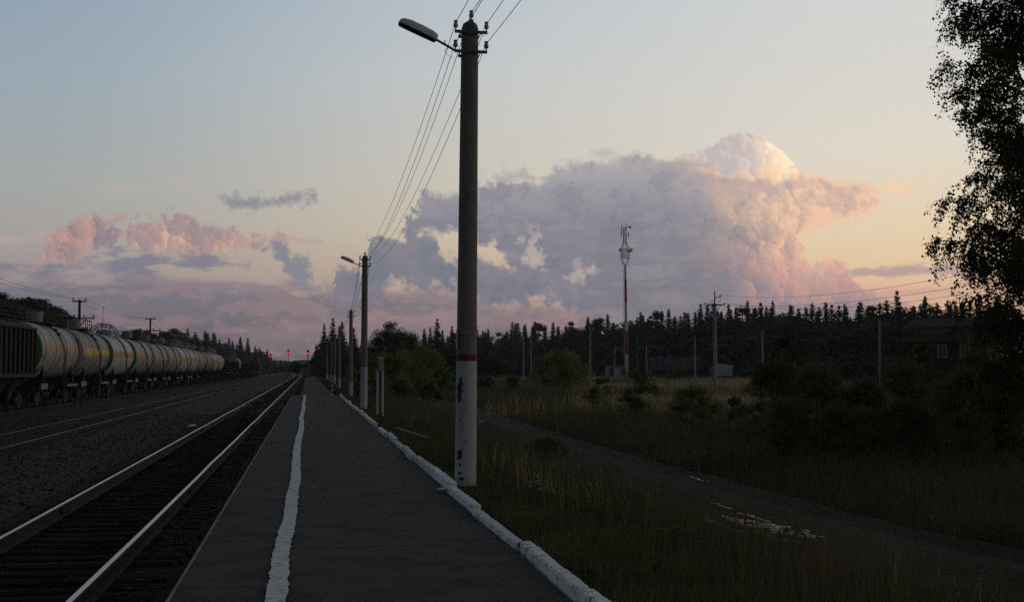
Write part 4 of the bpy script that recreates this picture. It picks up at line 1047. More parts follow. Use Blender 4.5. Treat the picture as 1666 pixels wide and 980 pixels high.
def tank_wagon(y, spec, i):
    p, b, e, top, lab = spec
    t = thing('tank_wagon', lab, 'tank wagon', (TX + bend(y), y, RAIL_Z), 0, 'tank wagons of the goods train')
    sp = (-.30, .98) if i == 0 else (-.98, .98)
    link('tank', tank_barrel(M[p], M[b], M[e], i), t); link('underframe', fm, t); link('ladder', LAD, t)
    for yy in (-4.25, -1.55, 1.55, 4.25): link('strap', STR, t, (0, yy, 0))
    for yy in (-4.0, 4.0): link('saddle', SAD, t, (0, yy, 0)); link('saddle', SAD, t, (0, yy, 0), math.pi)
    if top == 'drum': drum_top(t); [link('valve_box', q, t) for q in FIT]
    else: hoop_top(t)
    add_bogies(t, 3.9)
    if i < 8:
        link('side_panel', PAN, t, (0, -4.6 if i % 2 else -4.2, 0)); link('side_rail_board', PAN2, t, (0, 3.6, 0))
    return t
for i, s_ in enumerate(TANKS): tank_wagon(Y1 + i * PITCHW, s_, i)
yend = Y1 + 11 * PITCHW + 6.0
# --- covered hopper ahead of the tanks
def hopper(y, label):
    L_ = 13.9; t = thing('hopper_wagon', label, 'hopper wagon', (TX, y, RAIL_Z)); h = 5.6
    m = MB(); sec = [(-1.52, 1.75), (-1.52, 3.95), (-1.30, 4.22), (-.6, 4.48), (0, 4.55), (.6, 4.48), (1.30, 4.22), (1.52, 3.95), (1.52, 1.75), (.5, .95), (-.5, .95)]
    m.prism([(a, b) for a, b in sec[::-1]], 'y', -h, h); m.build('body', M['hopper'], t)
    for k in range(13):
        yy = -h + .12 + k * (2 * h - .24) / 12
        for sx in (-1, 1): m = MB(); m.box((sx * 1.575, yy, 2.85), (.09, .11, 2.20), bev=.01); m.build('rib', M['hopper'], t)
    m = MB()
    for sx in (-1, 1): m.box((sx * 1.57, 0, 4.0), (.12, 2 * h, .12)); m.box((sx * 1.57, 0, 1.72), (.12, 2 * h, .16))
    m.build('side_rails', M['hopper'], t)
    m = MB(); 
    for e in (-1, 1):
        m.box((0, e * (h + .02), 2.9), (2.9, .06, .10)); m.box((0, e * (h + .3), 1.0), (2.9, .2, .3)); m.box((0, e * (L_ / 2 - .1), .98), (.26, .7, .26))
        for sx in (-1.1, -.4, .4, 1.1): m.box((sx, e * (h + .03), 2.9), (.08, .06, 2.2))
    for k in range(4):
        yy = -4.05 + k * 2.7; m.prism([(-1.3, 1.7), (1.3, 1.7), (.5, .55), (-.5, .55)], 'y', yy - .9, yy + .9)
    m.build('underframe', M['under'], t)
    for k in range(4):
        m = MB(); m.box((0, -4.05 + k * 2.7, 4.58), (.9, .9, .10), bev=.02); m.build('roof_hatch', M['hopper'], t)
    m = MB(); m.box((.95, 0, 4.52), (.45, 2 * h - .6, .04)); m.tube((1.2, -h + .5, 4.75), (1.2, h - .5, 4.75), .02, n=5)
    for k in range(8): m.tube((1.2, -h + .5 + k * (2 * h - 1) / 7, 4.4), (1.2, -h + .5 + k * (2 * h - 1) / 7, 4.75), .02, n=5)
    m.build('roof_walkway', M['dark_iron'], t); add_bogies(t, 4.6); return t
hopper(Y1 - 6.0 - 6.95 + .2, 'dark ribbed hopper wagon cut by the left edge of the view')
# --- open wagons, one more tank, more open wagons, brown covered wagon
GON = None
def gondola(y, label):
    global GON
    L_ = 13.9
    if GON is None:
        a = MB(); h = 6.35
        for sx in (-1, 1):
            a.box((sx * 1.50, 0, 2.35), (.06, 2 * h, 2.05)); a.box((sx * 1.55, 0, 3.40), (.12, 2 * h, .12)); a.box((sx * 1.55, 0, 1.33), (.12, 2 * h, .16))
        for e in (-1, 1): a.box((0, e * h, 2.35), (2.94, .06, 2.05)); a.box((0, e * (h + .04), 3.40), (3.1, .10, .12)); a.box((0, e * (h + .04), 2.4), (3.0, .06, .10))
        a.box((0, 0, 1.3), (2.94, 2 * h - .1, .1))
        r_ = MB(); r_.box((1.57, 0, 2.35), (.10, .14, 2.0))
        u = MB(); u.box((0, 0, 1.0), (.5, L_ - .8, .35))
        for e in (-1, 1): u.box((0, e * (L_ / 2 - .15), .98), (.26, .5, .26)); u.box((1.2, e * 5.6, 1.0), (.3, 1.2, .2))
        GON = (a.mesh('body', M['gondola']), r_.mesh('rib', M['gondola']), u.mesh('underframe', M['under']))
    t = thing('open_wagon', label, 'open wagon', (TX + bend(y), y, RAIL_Z), 0, 'dark open wagons of the goods train')
    link('body', GON[0], t); [(link('rib', GON[1], t, (0, -6.25 + k * 12.5 / 7, 0)), link('rib', GON[1], t, (0, -6.25 + k * 12.5 / 7, 0), math.pi)) for k in range(8)]; link('underframe', GON[2], t); add_bogies(t, 4.33); return t
y = yend
OW = ['first', 'second', 'third']
for k in range(3): gondola(y + 6.95, '%s dark open wagon behind the long row of tanks' % OW[k]); y += 13.92
tank_wagon(y + 6.0, ('tank_a', 'band_pale', 'grey_end', 'drum', 'lone cream tank wagon squeezed between dark open wagons'), 20); y += 12.02
for k in range(7): gondola(y + 6.95, '%s dark open wagon beyond the lone cream tank wagon' % ord_[k]); y += 13.92
t = thing('covered_wagon', 'red-brown covered wagon at the far end of the train', 'covered wagon', (TX + bend(y + 7), y + 7, RAIL_Z))
m = MB(); m.prism([(-1.5, 1.2), (1.5, 1.2), (1.5, 3.6), (1.1, 4.1), (0, 4.3), (-1.1, 4.1), (-1.5, 3.6)], 'y', -6.6, 6.6); m.build('body', M['brown'], t)
m = MB(); m.box((1.54, 0, 2.4), (.06, 2.2, 2.3)); m.build('door', M['grey_end'], t)
m = MB(); m.box((0, 0, 1.0), (.5, 13.2, .35)); m.build('underframe', M['under'], t); add_bogies(t, 4.5)

# ------------------------------------------------------------------ telegraph poles behind the train
M['tel_wood'] = mat('tarred_wood', (0.022, 0.020, 0.020), (0.04, 0.036, 0.034), scale=4, rough=0.9, stretch=(3, 3, .4))
M['ins_dim'] = mat('dim_insulator', (0.10, 0.11, 0.12), rough=0.4)
def telegraph(px, dist, top, label, z0=-1.0):
    p = dp(px, 601, dist); t = thing('telegraph_pole', label, 'telegraph pole', (p.x, p.y, z0), 0, 'telegraph poles behind the train'); H = top - z0
    m = MB(); m.tube((0, 0, -.3), (0, 0, H), .15, .11, n=12); m.build('pole', M['tel_wood'], t); W = []
    for zz, hw, n_ in ((H - .15, .62, 2), (H - 1.62, 1.30, 4)):
        m = MB(); m.box((0, -.13, zz), (2 * hw, .10, .12), bev=.01)
        if hw > 1:
            for sx in (-1, 1): m.tube((sx * .62, -.14, zz - .02), (0, -.12, zz - .75), .02, n=5)
        a = m.build('crossarm', M['tel_wood'], t)
        for k in range(n_):
            x = -hw + .1 + k * (2 * hw - .2) / (n_ - 1); m = MB(); m.tube((x, -.13, zz + .05), (x, -.13, zz + .14), .02, n=6)
            m.lathe([(0, .12), (.055, .13), (.065, .20), (.05, .25), (.045, .30), (0, .31)], 10, off=(x, -.13, zz)); m.build('insulator', M['ins_dim'], a)
            W.append(Vector((p.x + x, p.y - .13, z0 + zz + .22)))
    return W
T1 = telegraph(127.5, 110, 1.82 + 113 * 110 / 2050, 'near telegraph pole with two crossarms behind the tank train')
T2 = telegraph(243.5, 160, 1.82 + 83 * 160 / 2050, 'second telegraph pole in front of the pines, behind the tanks')
T3 = telegraph(306, 212, 6.6, 'third telegraph pole, almost lost against the dark pines')
T0 = [w_ + Vector((0, -52, .3)) for w_ in T1]
sn = ['running off the left edge of the view', 'between the near and second telegraph poles', 'between the second and third telegraph poles']
kn = ['upper left', 'upper right', 'lower far left', 'lower left', 'lower right', 'lower far right']
for i, (a, b) in enumerate(((T0, T1), (T1, T2), (T2, T3))):
    for k in range(6): wire_between(a[k], b[k], .55 + .07 * (k % 3), '%s telegraph wire %s' % (kn[k], sn[i]), rad=.012, group='telegraph wires behind the train')
p = dp(165, 601, 120); t = thing('aerial', 'thin upright aerial rod behind the hooped tank wagon', 'aerial', (p.x, p.y, -1.0))
m = MB(); m.tube((0, 0, 0), (0.06, 0, 1.82 + 103 * 120 / 2050 + 1.0), .05, .02, n=6); m.build('rod', M['dark_iron'], t)
m = MB(); m.tube((0, 0, 2), (1.2, 0, 0), .01, n=4); m.tube((0, 0, 2), (-1.2, 0, 0), .01, n=4); m.build('stay', M['dark_iron'], t)
# ------------------------------------------------------------------ trees, bushes, grass
def leafmat(name, c1, c2, rnd=0.25, sc=0.8, trans=0.42):
    m = mat(name, c1, c2, scale=sc, contrast=0.15, rough=0.8, spec=0.15, randobj=rnd, detail=2)
    nt = m.node_tree; b = nt.nodes['Principled BSDF']; out = nt.nodes['Material Output']   # thin leaves let light through
    t = nt.nodes.new('ShaderNodeBsdfTranslucent'); mx = nt.nodes.new('ShaderNodeMixShader'); mx.inputs[0].default_value = trans
    nt.links.new(b.inputs['Base Color'].links[0].from_socket, t.inputs['Color'])
    nt.links.new(b.outputs[0], mx.inputs[1]); nt.links.new(t.outputs[0], mx.inputs[2]); nt.links.new(mx.outputs[0], out.inputs[0]); return m
M['spruce'] = leafmat('spruce_needles', (0.034, 0.050, 0.034), (0.050, 0.068, 0.044), trans=.25)
M['pine'] = leafmat('pine_needles', (0.040, 0.056, 0.040), (0.058, 0.074, 0.048), trans=.25)
M['broad'] = leafmat('broad_leaves', (0.050, 0.070, 0.028), (0.075, 0.098, 0.038))
M['willow'] = leafmat('willow_leaves', (0.17, 0.20, 0.045), (0.25, 0.28, 0.07), 0.12, sc=.5, trans=.5)
M['bush'] = leafmat('bush_leaves', (0.085, 0.115, 0.042), (0.155, 0.175, 0.065), 0.2, 1.2)
M['birch_leaf'] = leafmat('birch_leaves', (0.045, 0.062, 0.024), (0.068, 0.088, 0.034), 0.1, 2.0, trans=.25)
M['bark'] = mat('bark', (0.05, 0.042, 0.036), (0.085, 0.07, 0.06), scale=3, rough=0.95, stretch=(2, 2, .4))
M['birch_bark'] = mat('birch_bark', (0.45, 0.44, 0.42), (0.30, 0.29, 0.28), scale=3, rough=0.85, c3=(0.03, 0.03, 0.03), c3scale=3, c3t=0.56, stretch=(1, 1, 3))
M['twig'] = mat('twig', (0.035, 0.025, 0.022), rough=0.9)

def quads(C, A, B, kite=True):
    """leaf faces: centre C, long half-vector A, wide half-vector B (numpy n,3)"""
    n = len(C)
    if kite: V = np.stack([C - A, C + B * 1.0 - A * 0.1, C + A, C - B * 1.0 - A * 0.1], 1)
    else: V = np.stack([C - A - B, C + A - B, C + A + B, C - A + B], 1)
    return V.reshape(-1, 3), np.arange(n * 4).reshape(n, 4)
def unit(v): return v / (np.linalg.norm(v, axis=-1, keepdims=True) + 1e-9)
def rdir(g_, n):
    v = g_.normal(size=(n, 3)); return unit(v)
def clumps(g_, C, R_, n, leaf, asp=0.6, flat=0.0):
    """n leaves spread through clump balls (centres C (k,3), radii R_ (k,))"""
    k = g_.integers(0, len(C), n)
    d = rdir(g_, n); rr = g_.random(n) ** 0.45
    P_ = C[k] + d * (rr * R_[k])[:, None] * np.array([1, 1, 0.75])
    N_ = unit(d * 0.7 + np.array([0, 0, 0.95]) + rdir(g_, n) * 0.75)       # leaves turn their faces up and out
    a = unit(np.cross(N_, rdir(g_, n))); b = np.cross(N_, a)
    s_ = leaf * g_.uniform(0.6, 1.4, n)[:, None]
    return quads(P_, a * s_, b * s_ * asp)
def merge(parts):
    V = []; F_ = []; o = 0
    for v, f in parts: V.append(v); F_.append(f + o); o += len(v)
    return np.concatenate(V), np.concatenate(F_)

def spruce_meshes(seed, H=1.0, wide=0.20, ragged=0.35, needles=7.0):
    """unit-height spruce: drooping boughs in whorls, bare spike on top"""
    g_ = np.random.default_rng(seed); C = []; A = []; B = []
    lv = int(38); z = 0.10 + 0.04 * g_.random()
    zs = np.linspace(0.06, 0.985, lv) + g_.normal(0, 0.006, lv)
    for i, zz in enumerate(zs):
        fs = 0.30 + 0.85 * (1 - zz)
        r = wide * 1.25 * (1 - zz) ** 0.95 * (1 + ragged * (g_.random() - .5)) + 0.004
        nb = int(needles + 5 * (1 - zz)); a0 = g_.random() * 6.28
        for k in range(nb):
            a = a0 + 6.28 * k / nb + g_.normal(0, .25); rb = r * g_.uniform(.65, 1.15)
            dr = -0.28 * rb if zz < .8 else 0.15 * rb
            ns = max(2, int(rb / 0.017))
            for j in range(ns):
                t = (j + .6) / ns; p = np.array([math.cos(a) * rb * t, math.sin(a) * rb * t, zz + dr * t * t + 0.01 * g_.normal()])
                w_ = (0.012 + 0.026 * (1 - t)) * fs
                for q in range(2):
                    C.append(p + g_.normal(0, .006, 3)); d = np.array([math.cos(a + g_.normal(0, .5)), math.sin(a + g_.normal(0, .5)), -0.45 + g_.normal(0, .25)]); d /= np.linalg.norm(d)
                    A.append(d * (0.024 + .014 * g_.random()) * fs); s_ = np.cross(d, g_.normal(size=3)); s_ /= np.linalg.norm(s_); B.append(s_ * w_ * .8)
    C.append(np.array([0, 0, .985])); A.append(np.array([0, 0, .04])); B.append(np.array([.003, 0, 0]))
    C.append(np.array([0, 0, .985])); A.append(np.array([0, 0, .04])); B.append(np.array([0, .003, 0]))
    V, F_ = quads(np.array(C), np.array(A), np.array(B))
    tr = MB(); tr.tube((0, 0, -.02), (0, 0, .97), .012, .001, n=7)
    return tr.mesh('trunk', M['bark']), np_mesh('crown', V * H, F_, M['spruce'])
def pine_meshes(seed):
    g_ = np.random.default_rng(seed); k = 16; zz = g_.uniform(.42, .97, k); rad = .17 * np.sqrt(np.clip((1.0 - zz) * 2.0, .03, 1))
    a = g_.random(k) * 6.28; C = np.stack([np.cos(a) * rad * g_.random(k), np.sin(a) * rad * g_.random(k), zz], 1); R_ = g_.uniform(.045, .085, k)
    V, F_ = clumps(g_, C, R_, 2400, .015, .5)
    tr = MB(); tr.tube((0, 0, -.02), (0, 0, .93), .013, .004, n=7)
    for c in C: tr.tube((0, 0, c[2] - .05), c, .004, .001, n=4)
    return tr.mesh('trunk', M['bark']), np_mesh('crown', V, F_, M['pine'])
def broad_meshes(seed, m='broad', lo=.12, n=3800, leaf=.018, w_=.30, k=46, rs=1.0):
    g_ = np.random.default_rng(seed); zc = (lo + .94) / 2; hz_ = (.94 - lo) / 2 - .05
    dd_ = rdir(g_, k); q = g_.random(k) ** .4; C = np.stack([dd_[:, 0] * w_ * .86 * q, dd_[:, 1] * w_ * .86 * q, zc + dd_[:, 2] * hz_ * q], 1)
    C[:, :2] *= (1 + .25 * (zc - C[:, 2:3])); C += g_.normal(0, .015, (k, 3)); R_ = g_.uniform(.07, .13, k) * rs
    V, F_ = clumps(g_, C, R_, n, leaf, .65)
    tr = MB(); tr.tube((0, 0, -.02), (0, 0, .6), .016, .006, n=7)
    for c in C[::3]: tr.tube((0, 0, c[2] * .55), c, .005, .001, n=4)
    return tr.mesh('trunk', M['bark']), np_mesh('crown', V, F_, M[m])
SPR = [spruce_meshes(s_, wide=w_) for s_, w_ in ((1, .17), (2, .14), (3, .20), (4, .155), (5, .12), (6, .185), (7, .165))]
PIN = [pine_meshes(s_) for s_ in (11, 12, 13, 14)]
BRO = [broad_meshes(s_) for s_ in (21, 22, 23, 24)]
def plant_tree(name, kind, loc, h, label, cat, group, rz=None, wsc=1.0):
    t = thing(name, label, cat, loc, rng.random() * 6.28 if rz is None else rz, group); t.scale = (h * wsc, h * wsc, h)
    link('trunk', kind[0], t); link('crown', kind[1], t); return t
DONE = []
def ht(py, dist, z0): return (601 - py) / F * dist + EYE.z - z0

# --- forest edge on the right: skyline trees, with the height the photo gives them
SKY_R = [(560, 545), (600, 548), (700, 536), (728, 541), (745, 538), (780, 533), (800, 536), (822, 532), (848, 521), (860, 526), (880, 520), (905, 530), (926, 522), (940, 515), (960, 517), (985, 510), (1003, 514), (1025, 507), (1045, 508), (1070, 504), (1095, 509),
         (1130, 499), (1160, 498), (1190, 496), (1220, 491), (1240, 494), (1262, 489), (1290, 494), (1315, 497), (1340, 498), (1360, 492), (1385, 496), (1415, 490), (1440, 492), (1461, 472), (1480, 492), (1510, 484), (1530, 488), (1560, 480), (1620, 470), (1700, 470)]
def sky_y(x):
    for (a, ya), (b, yb) in zip(SKY_R[:-1], SKY_R[1:]):
        if a <= x <= b: return ya + (yb - ya) * (x - a) / (b - a)
    return 490
def DR(x): return 560 - 0.40 * (x - 640) if x < 1400 else 256
GR = 'trees of the forest beyond the field'
marks = [(757, 'near lamp post'), (860, 'pair of poles'), (960, 'slim pole'), (1018, 'mast'), (1163, 'tall power pole'), (1241, 'next short pole'), (1432, 'rightmost short pole')]
cnt = {}
kinds_w = {'spruce': ('spruce', 'dark pointed spruce'), 'pine': ('pine', 'clumpy pine'), 'broad': ('leafy_tree', 'rounded leafy tree')}
def nthmark(x):
    b = min(marks, key=lambda q: abs(q[0] - x)); side = 'left' if x < b[0] else 'right'; return b[1], side
px = 690.0; seq = []
while px < 1560:
    seq.append(px); px += rng.uniform(8, 13)
lab_rows = []
for px in seq:
    kk = rng.random(); kind = 'spruce' if kk < .54 else 'pine' if kk < .68 else 'broad'
    if 1452 < px < 1470: continue
    lab_rows.append((px, kind))
bymark = {}
for px, kind in lab_rows: bymark.setdefault(nthmark(px), []).append((px, kind))
NUM = {1: 'first', 2: 'second', 3: 'third', 4: 'fourth', 5: 'fifth', 6: 'sixth', 7: 'seventh', 8: 'eighth', 9: 'ninth', 10: 'tenth', 11: 'eleventh', 12: 'twelfth', 13: 'thirteenth', 14: 'fourteenth', 15: 'fifteenth'}
for (mk, side), lst in bymark.items():
    lst.sort(key=lambda q: -q[0] if side == 'left' else q[0])
    for i, (px, kind) in enumerate(lst):
        d = DR(px) + rng.uniform(-15, 15); z0 = -0.5; h = ht(sky_y(px) + (rng.uniform(-4, 10) if kind == 'spruce' else rng.uniform(-1, 8)), d, z0)
        nm, adj = kinds_w[kind]; src = rng.choice(SPR if kind == 'spruce' else PIN if kind == 'pine' else BRO)
        p = P_at(px, d, z0); n_ = NUM.get(i + 1, str(i + 1) + 'th')
        plant_tree(nm, src, p, h, '%s on the skyline, %s treetop %s of the %s' % (adj, n_, side, mk), nm.replace('_', ' '), GR, wsc=rng.uniform(1.2, 2.0) if kind == 'spruce' else rng.uniform(1.1, 1.5))
p = P_at(1461, 240, -.5); plant_tree('spruce', SPR[2], p, ht(473, 240, -.5), 'tallest wide spruce on the right skyline, rising above its neighbours', 'spruce', GR, wsc=1.25)
# rows in front and behind that fill the mass
for row, (dd, yo, sp) in enumerate(((-22, 13, 19), (-48, 30, 24), (22, 5, 22))):
    px = 600 + row * 7
    while px < 1640:
        kk = rng.random(); kind = 'spruce' if kk < .6 else 'broad'
        d = DR(max(px, 640)) + dd + rng.uniform(-8, 8); z0 = -.5; h = max(3.5, ht(sky_y(px) + yo + rng.uniform(-5, 9), d, z0))
        src = rng.choice(SPR if kind == 'spruce' else BRO); nm = kinds_w[kind][0]
        plant_tree(nm, src, P_at(px, d, z0), h, {'spruce': 'dark spruce inside the mass of forest beyond the field', 'broad': 'leafy tree inside the mass of forest beyond the field'}[kind], nm.replace('_', ' '), GR + ', ' + nm.replace('_', ' '), wsc=1.4)
        px += rng.uniform(.7, 1.3) * sp
# low undergrowth at the forest foot
px = 640
while px < 1640:
    d = DR(max(px, 640)) - 75 + rng.uniform(-12, 12); plant_tree('leafy_tree', rng.choice(BRO), P_at(px, d, -.5), rng.uniform(3.5, 6.5), 'low leafy tree in the undergrowth at the forest foot', 'leafy tree', 'low trees at the forest foot', wsc=1.5)
    px += rng.uniform(16, 30)

# --- big trees around the far end of the platform
for (px, py, d, k, wsc, lab) in ((514, 560, 420, SPR[2], 1.3, 'small dark spruce right above the blue roof'), (527, 528, 390, SPR[5], 1.25, 'dark spruce standing over the right side of the blue roof'), (541, 518, 360, SPR[2], 1.35, 'tallest dark spruce left of the second lamp post'), (556, 524, 350, SPR[0], 1.4, 'dark spruce behind the thin posts'),
                                 (575, 534, 330, SPR[5], 1.4, 'dark spruce just right of the third concrete post'), (590, 545, 320, SPR[3], 1.5, 'dark spruce hidden behind the second lamp post'), (711, 519, 300, SPR[2], 1.3, 'lone broad spruce left of the near lamp post'), (735, 531, 330, SPR[1], 1.2, 'slim spruce close to the left side of the near lamp post'),
                                 (790, 540, 350, SPR[6], 1.3, 'spruce close to the right side of the near lamp post'), (690, 545, 310, SPR[4], 1.3, 'narrow spruce between the round tree and the broad spruce')):
    plant_tree('spruce', k, P_at(px, d, -.4), ht(py, d, -.4), lab, 'spruce', None, wsc=wsc)
bigr = broad_meshes(31, lo=.10, n=18000, leaf=.012, w_=.38, k=90, rs=1.15); bigr2 = broad_meshes(32, lo=.05, n=16000, leaf=.012, w_=.40, k=90, rs=1.15)
plant_tree('leafy_tree', bigr, P_at(640, 235, -.4), ht(512, 235, -.4), 'large round dark tree right of the second lamp post', 'leafy tree', None, wsc=.98)
plant_tree('leafy_tree', bigr2, P_at(670, 228, -.4), ht(536, 228, -.4), 'lower round tree leaning on the large round one', 'leafy tree', None, wsc=1.0)
plant_tree('leafy_tree', bigr2, P_at(520, 345, -.4), ht(572, 345, -.4), 'dark leafy tree against the right wall of the blue-roofed building', 'leafy tree', None, wsc=1.1)
plant_tree('leafy_tree', bigr, P_at(483, 385, -.4), ht(586, 385, -.4), 'small round tree just left of the blue-roofed building', 'leafy tree', None, wsc=1.1)
plant_tree('leafy_tree', bigr, P_at(478, 640, -.4), ht(584, 640, -.4), 'distant dark tree between the middle and right red signals', 'leafy tree', None, wsc=1.2)
for i, (px, py, d) in enumerate(((600, 560, 210), (620, 548, 225), (575, 566, 200), (556, 572, 240), (730, 560, 210), (705, 566, 190), (785, 566, 230), (806, 572, 220), (760, 570, 240))):
    plant_tree('leafy_tree', BRO[i % 4], P_at(px, d, -.45), ht(py, d, -.45), 'low dark leafy tree in the thicket %s' % ['left of the round tree', 'below the round tree', 'near the third concrete post', 'behind the thin posts', 'left of the near lamp post', 'below the broad spruce', 'right of the near lamp post', 'two trees right of the near lamp post', 'directly behind the near lamp post'][i], 'leafy tree', None, wsc=1.35)

# --- left forest, following the railway
GL = 'trees of the forest left of the railway'
SKY_L = [(-80, 472), (0, 475), (22, 483), (48, 478), (70, 489), (100, 502), (115, 520), (130, 548), (180, 552), (200, 538), (222, 528), (240, 540), (262, 534), (290, 530), (315, 534), (345, 536), (360, 552), (392, 548), (410, 556), (424, 566), (440, 572), (458, 584), (480, 590)]
def skyl(x):
    for (a, ya), (b, yb) in zip(SKY_L[:-1], SKY_L[1:]):
        if a <= x <= b: return ya + (yb - ya) * (x - a) / (b - a)
    return 590
for row in range(3):
    px = -60.0 + row * 3; i = 0
    while px < 474:
        dxv = 502 - px; lat = 48 + 9 * row + rng.uniform(-3, 3); d = min(F * lat / (0.987 * dxv), 1000 + 60 * row) + 0
        if px > 380: d *= .8
        z0 = -1.0; y = skyl(px) + (rng.uniform(-3, 7) if row == 0 else rng.uniform(0, 12)); h = ht(y, d, z0)
        kk = rng.random(); kind = ('pine' if px < 300 else 'spruce') if kk < .55 else 'spruce' if kk < .8 else 'broad'
        src = {'pine': PIN, 'spruce': SPR, 'broad': BRO}[kind][rng.randrange(4)]; nm, adj = kinds_w[kind]
        if row == 0:
            i += 1
            where = ('above the hopper wagon' if px < 40 else 'above the first tank wagon' if px < 75 else 'left of the near telegraph pole' if px < 127 else 'between the near telegraph pole and the hooped tank' if px < 185 else 'left of the second telegraph pole' if px < 243 else 'right of the second telegraph pole' if px < 330 else 'above the last tank wagons' if px < 385 else 'above the dark open wagons' if px < 439 else 'between the left and middle signals')
            c_ = cnt.get(where, 0) + 1; cnt[where] = c_; lab = '%s, %s from the left %s' % (adj, NUM.get(c_, str(c_) + 'th'), where)
            grp = GL
        else: lab = {'pine': 'pine deeper in the forest left of the railway', 'spruce': 'spruce deeper in the forest left of the railway', 'broad': 'leafy tree deeper in the forest left of the railway'}[kind]; grp = GL + ', deeper ' + nm.replace('_', ' ')
        plant_tree(nm, src, P_at(px, d, z0), h, lab, nm.replace('_', ' '), grp, wsc=1.6 if kind != 'broad' else 1.5)
        px += rng.uniform(.7, 1.3) * ((9 if px < 130 else 13) if row == 0 else 17 if row == 1 else 20) * (0.75 if px > 330 else 1)
# far wooded rise where the rails vanish
fw = MB(); rows = []
for k in range(60):
    t = k / 59; px = 380 + 420 * t; d = 1500; ytop = 590 - 5 * math.sin(t * 2.5) - 3 * mnoise.noise(Vector((t * 20, 0, 0))) - 1.5 * mnoise.noise(Vector((t * 90, 3, 0)))
    a = P_at(px, d, -2); rows.append([(a.x, a.y, -2), (a.x, a.y + 5, ht(ytop, d, 0)), (a.x, a.y + 60, ht(ytop, d, 0) * .9), (a.x, a.y + 200, -2)])
fw.quadgrid(rows, smooth=True)
M['farwood'] = mat('far_wood', (0.022, 0.034, 0.022), (0.035, 0.05, 0.03), scale=0.08, rough=1, bump=1.0, bscale=.2)
o = fw.build('wooded_rise', M['farwood']); struct(o)

# --- bushes
def bush(px, py, d, wpx, label, m='bush', leaf=.05, n=5000, z0=-.5, name='bush', k=26, asp=.55, openness=0.0, seed=None, stems=8, cat=None, squash=1.0):
    """py = top in the photo; width given in photo pixels; leaves in clumps on stems"""
    seed = int(px * 7 + py) if seed is None else seed
    g_ = np.random.default_rng(seed); p = P_at(px, d, z0); H = ht(py, d, z0); W_ = wpx / F * d / 2
    t = thing(name, label, cat or name.replace('_', ' '), p)
    zz = g_.uniform(.08, .93, k) ** .85; rad = W_ * np.sqrt(np.clip(1 - zz ** 2.4, .04, 1)) * .86; a = g_.random(k) * 6.28; q = g_.random(k) ** .6
    C = np.stack([np.cos(a) * rad * q, np.sin(a) * rad * q, zz * H * .93], 1); R_ = g_.uniform(.13, .26, k) * min(H, W_ * 1.6) * (1 - openness * .4)
    V, F_ = clumps(g_, C, R_, n, leaf, asp)
    # stray shoots sticking out of the top
    sp = []
    for c in C[np.argsort(-C[:, 2])][:10]:
        L_ = g_.uniform(.15, .4) * H * .5; m_ = 16; tt = np.linspace(0, 1, m_)[:, None]; d_ = unit(np.array([g_.normal(0, .3), g_.normal(0, .3), 1.0]))
        P_ = c + d_ * L_ * tt + g_.normal(0, leaf * .8, (m_, 3)); A_ = rdir(g_, m_) * leaf; B_ = unit(np.cross(A_, rdir(g_, m_))) * leaf * asp; sp.append(quads(P_, A_, B_))
    V, F_ = merge([(V, F_)] + sp); ok = V[:, 2] < -.1
    V[:, 2] = np.maximum(V[:, 2], 0.0)
    link('foliage', np_mesh('foliage', V, F_, M[m]), t)
    b = MB()
    for c in C[:stems]:
        b.path([(c[0] * .15, c[1] * .15, -.1), (c[0] * .4, c[1] * .4, c[2] * .5), c], [.025 * H / 3, .016 * H / 3, .006], 5)
    b.build('stems', M['twig'], t); return t
bush(914, 566, 131, 122, 'big round yellow-green bush between the lamp post and the mast', 'willow', .085, 14000, k=64)
bush(832, 611, 120, 36, 'small dark round bush left of the big round bush', 'bush', .07, 2500)
W = 'willow'
bush(684, 556, 118, 100, 'tallest yellow-green willow bush right of the two-legged board', W, .085, 9000, k=40)
bush(640, 562, 112, 76, 'yellow-green willow bush behind the two-legged board', W, .08, 6000, k=32)
bush(610, 577, 118, 44, 'willow bush just right of the second lamp post', W, .08, 4000)
bush(722, 590, 118, 40, 'low willow bush left of the near lamp post', 'bush', .08, 4000)
bush(570, 590, 150, 30, 'bush beside the third concrete post', W, .09, 3000)
bush(584, 600, 106, 22, 'low bush between the third post and the second lamp post', 'bush', .07, 2000)
bush(655, 616, 88, 60, 'low dark bush at the foot of the willow bushes', 'bush', .07, 4000)
bush(700, 622, 92, 50, 'low weedy bush in front of the tallest willow bush', 'bush', .07, 3500)
bush(790, 612, 125, 40, 'low bush right beside the near lamp post in the field', 'bush', .08, 3000)
bush(690, 600, 170, 70, 'dim bush behind the willow bushes', 'bush', .1, 3000)
bush(752, 600, 170, 60, 'dim bush behind the near lamp post', 'bush', .1, 3000)
bush(1040, 596, 52, 84, 'loose tall weedy shrub below the mast', 'bush', .035, 9000, k=46, openness=.4)
bush(1132, 626, 44, 130, 'low rounded shrub left of the power pole foot', 'bush', .03, 11000, k=44, openness=.5)
bush(1202, 640, 47, 60, 'low shrub right of the power pole foot', 'bush', .035, 5000, openness=.3)
bush(980, 612, 110, 40, 'thin dark shrub at the foot of the tall pole left of the mast', 'bush', .06, 1800, openness=.5)
bush(968, 630, 70, 50, 'low weed clump in the straw coloured meadow', 'bush', .05, 2500)
bush(1100, 596, 240, 60, 'dim bush in front of the long low roof', 'bush', .13, 2500)
bush(1215, 596, 230, 50, 'dim bush right of the pale shed', 'bush', .13, 2500)
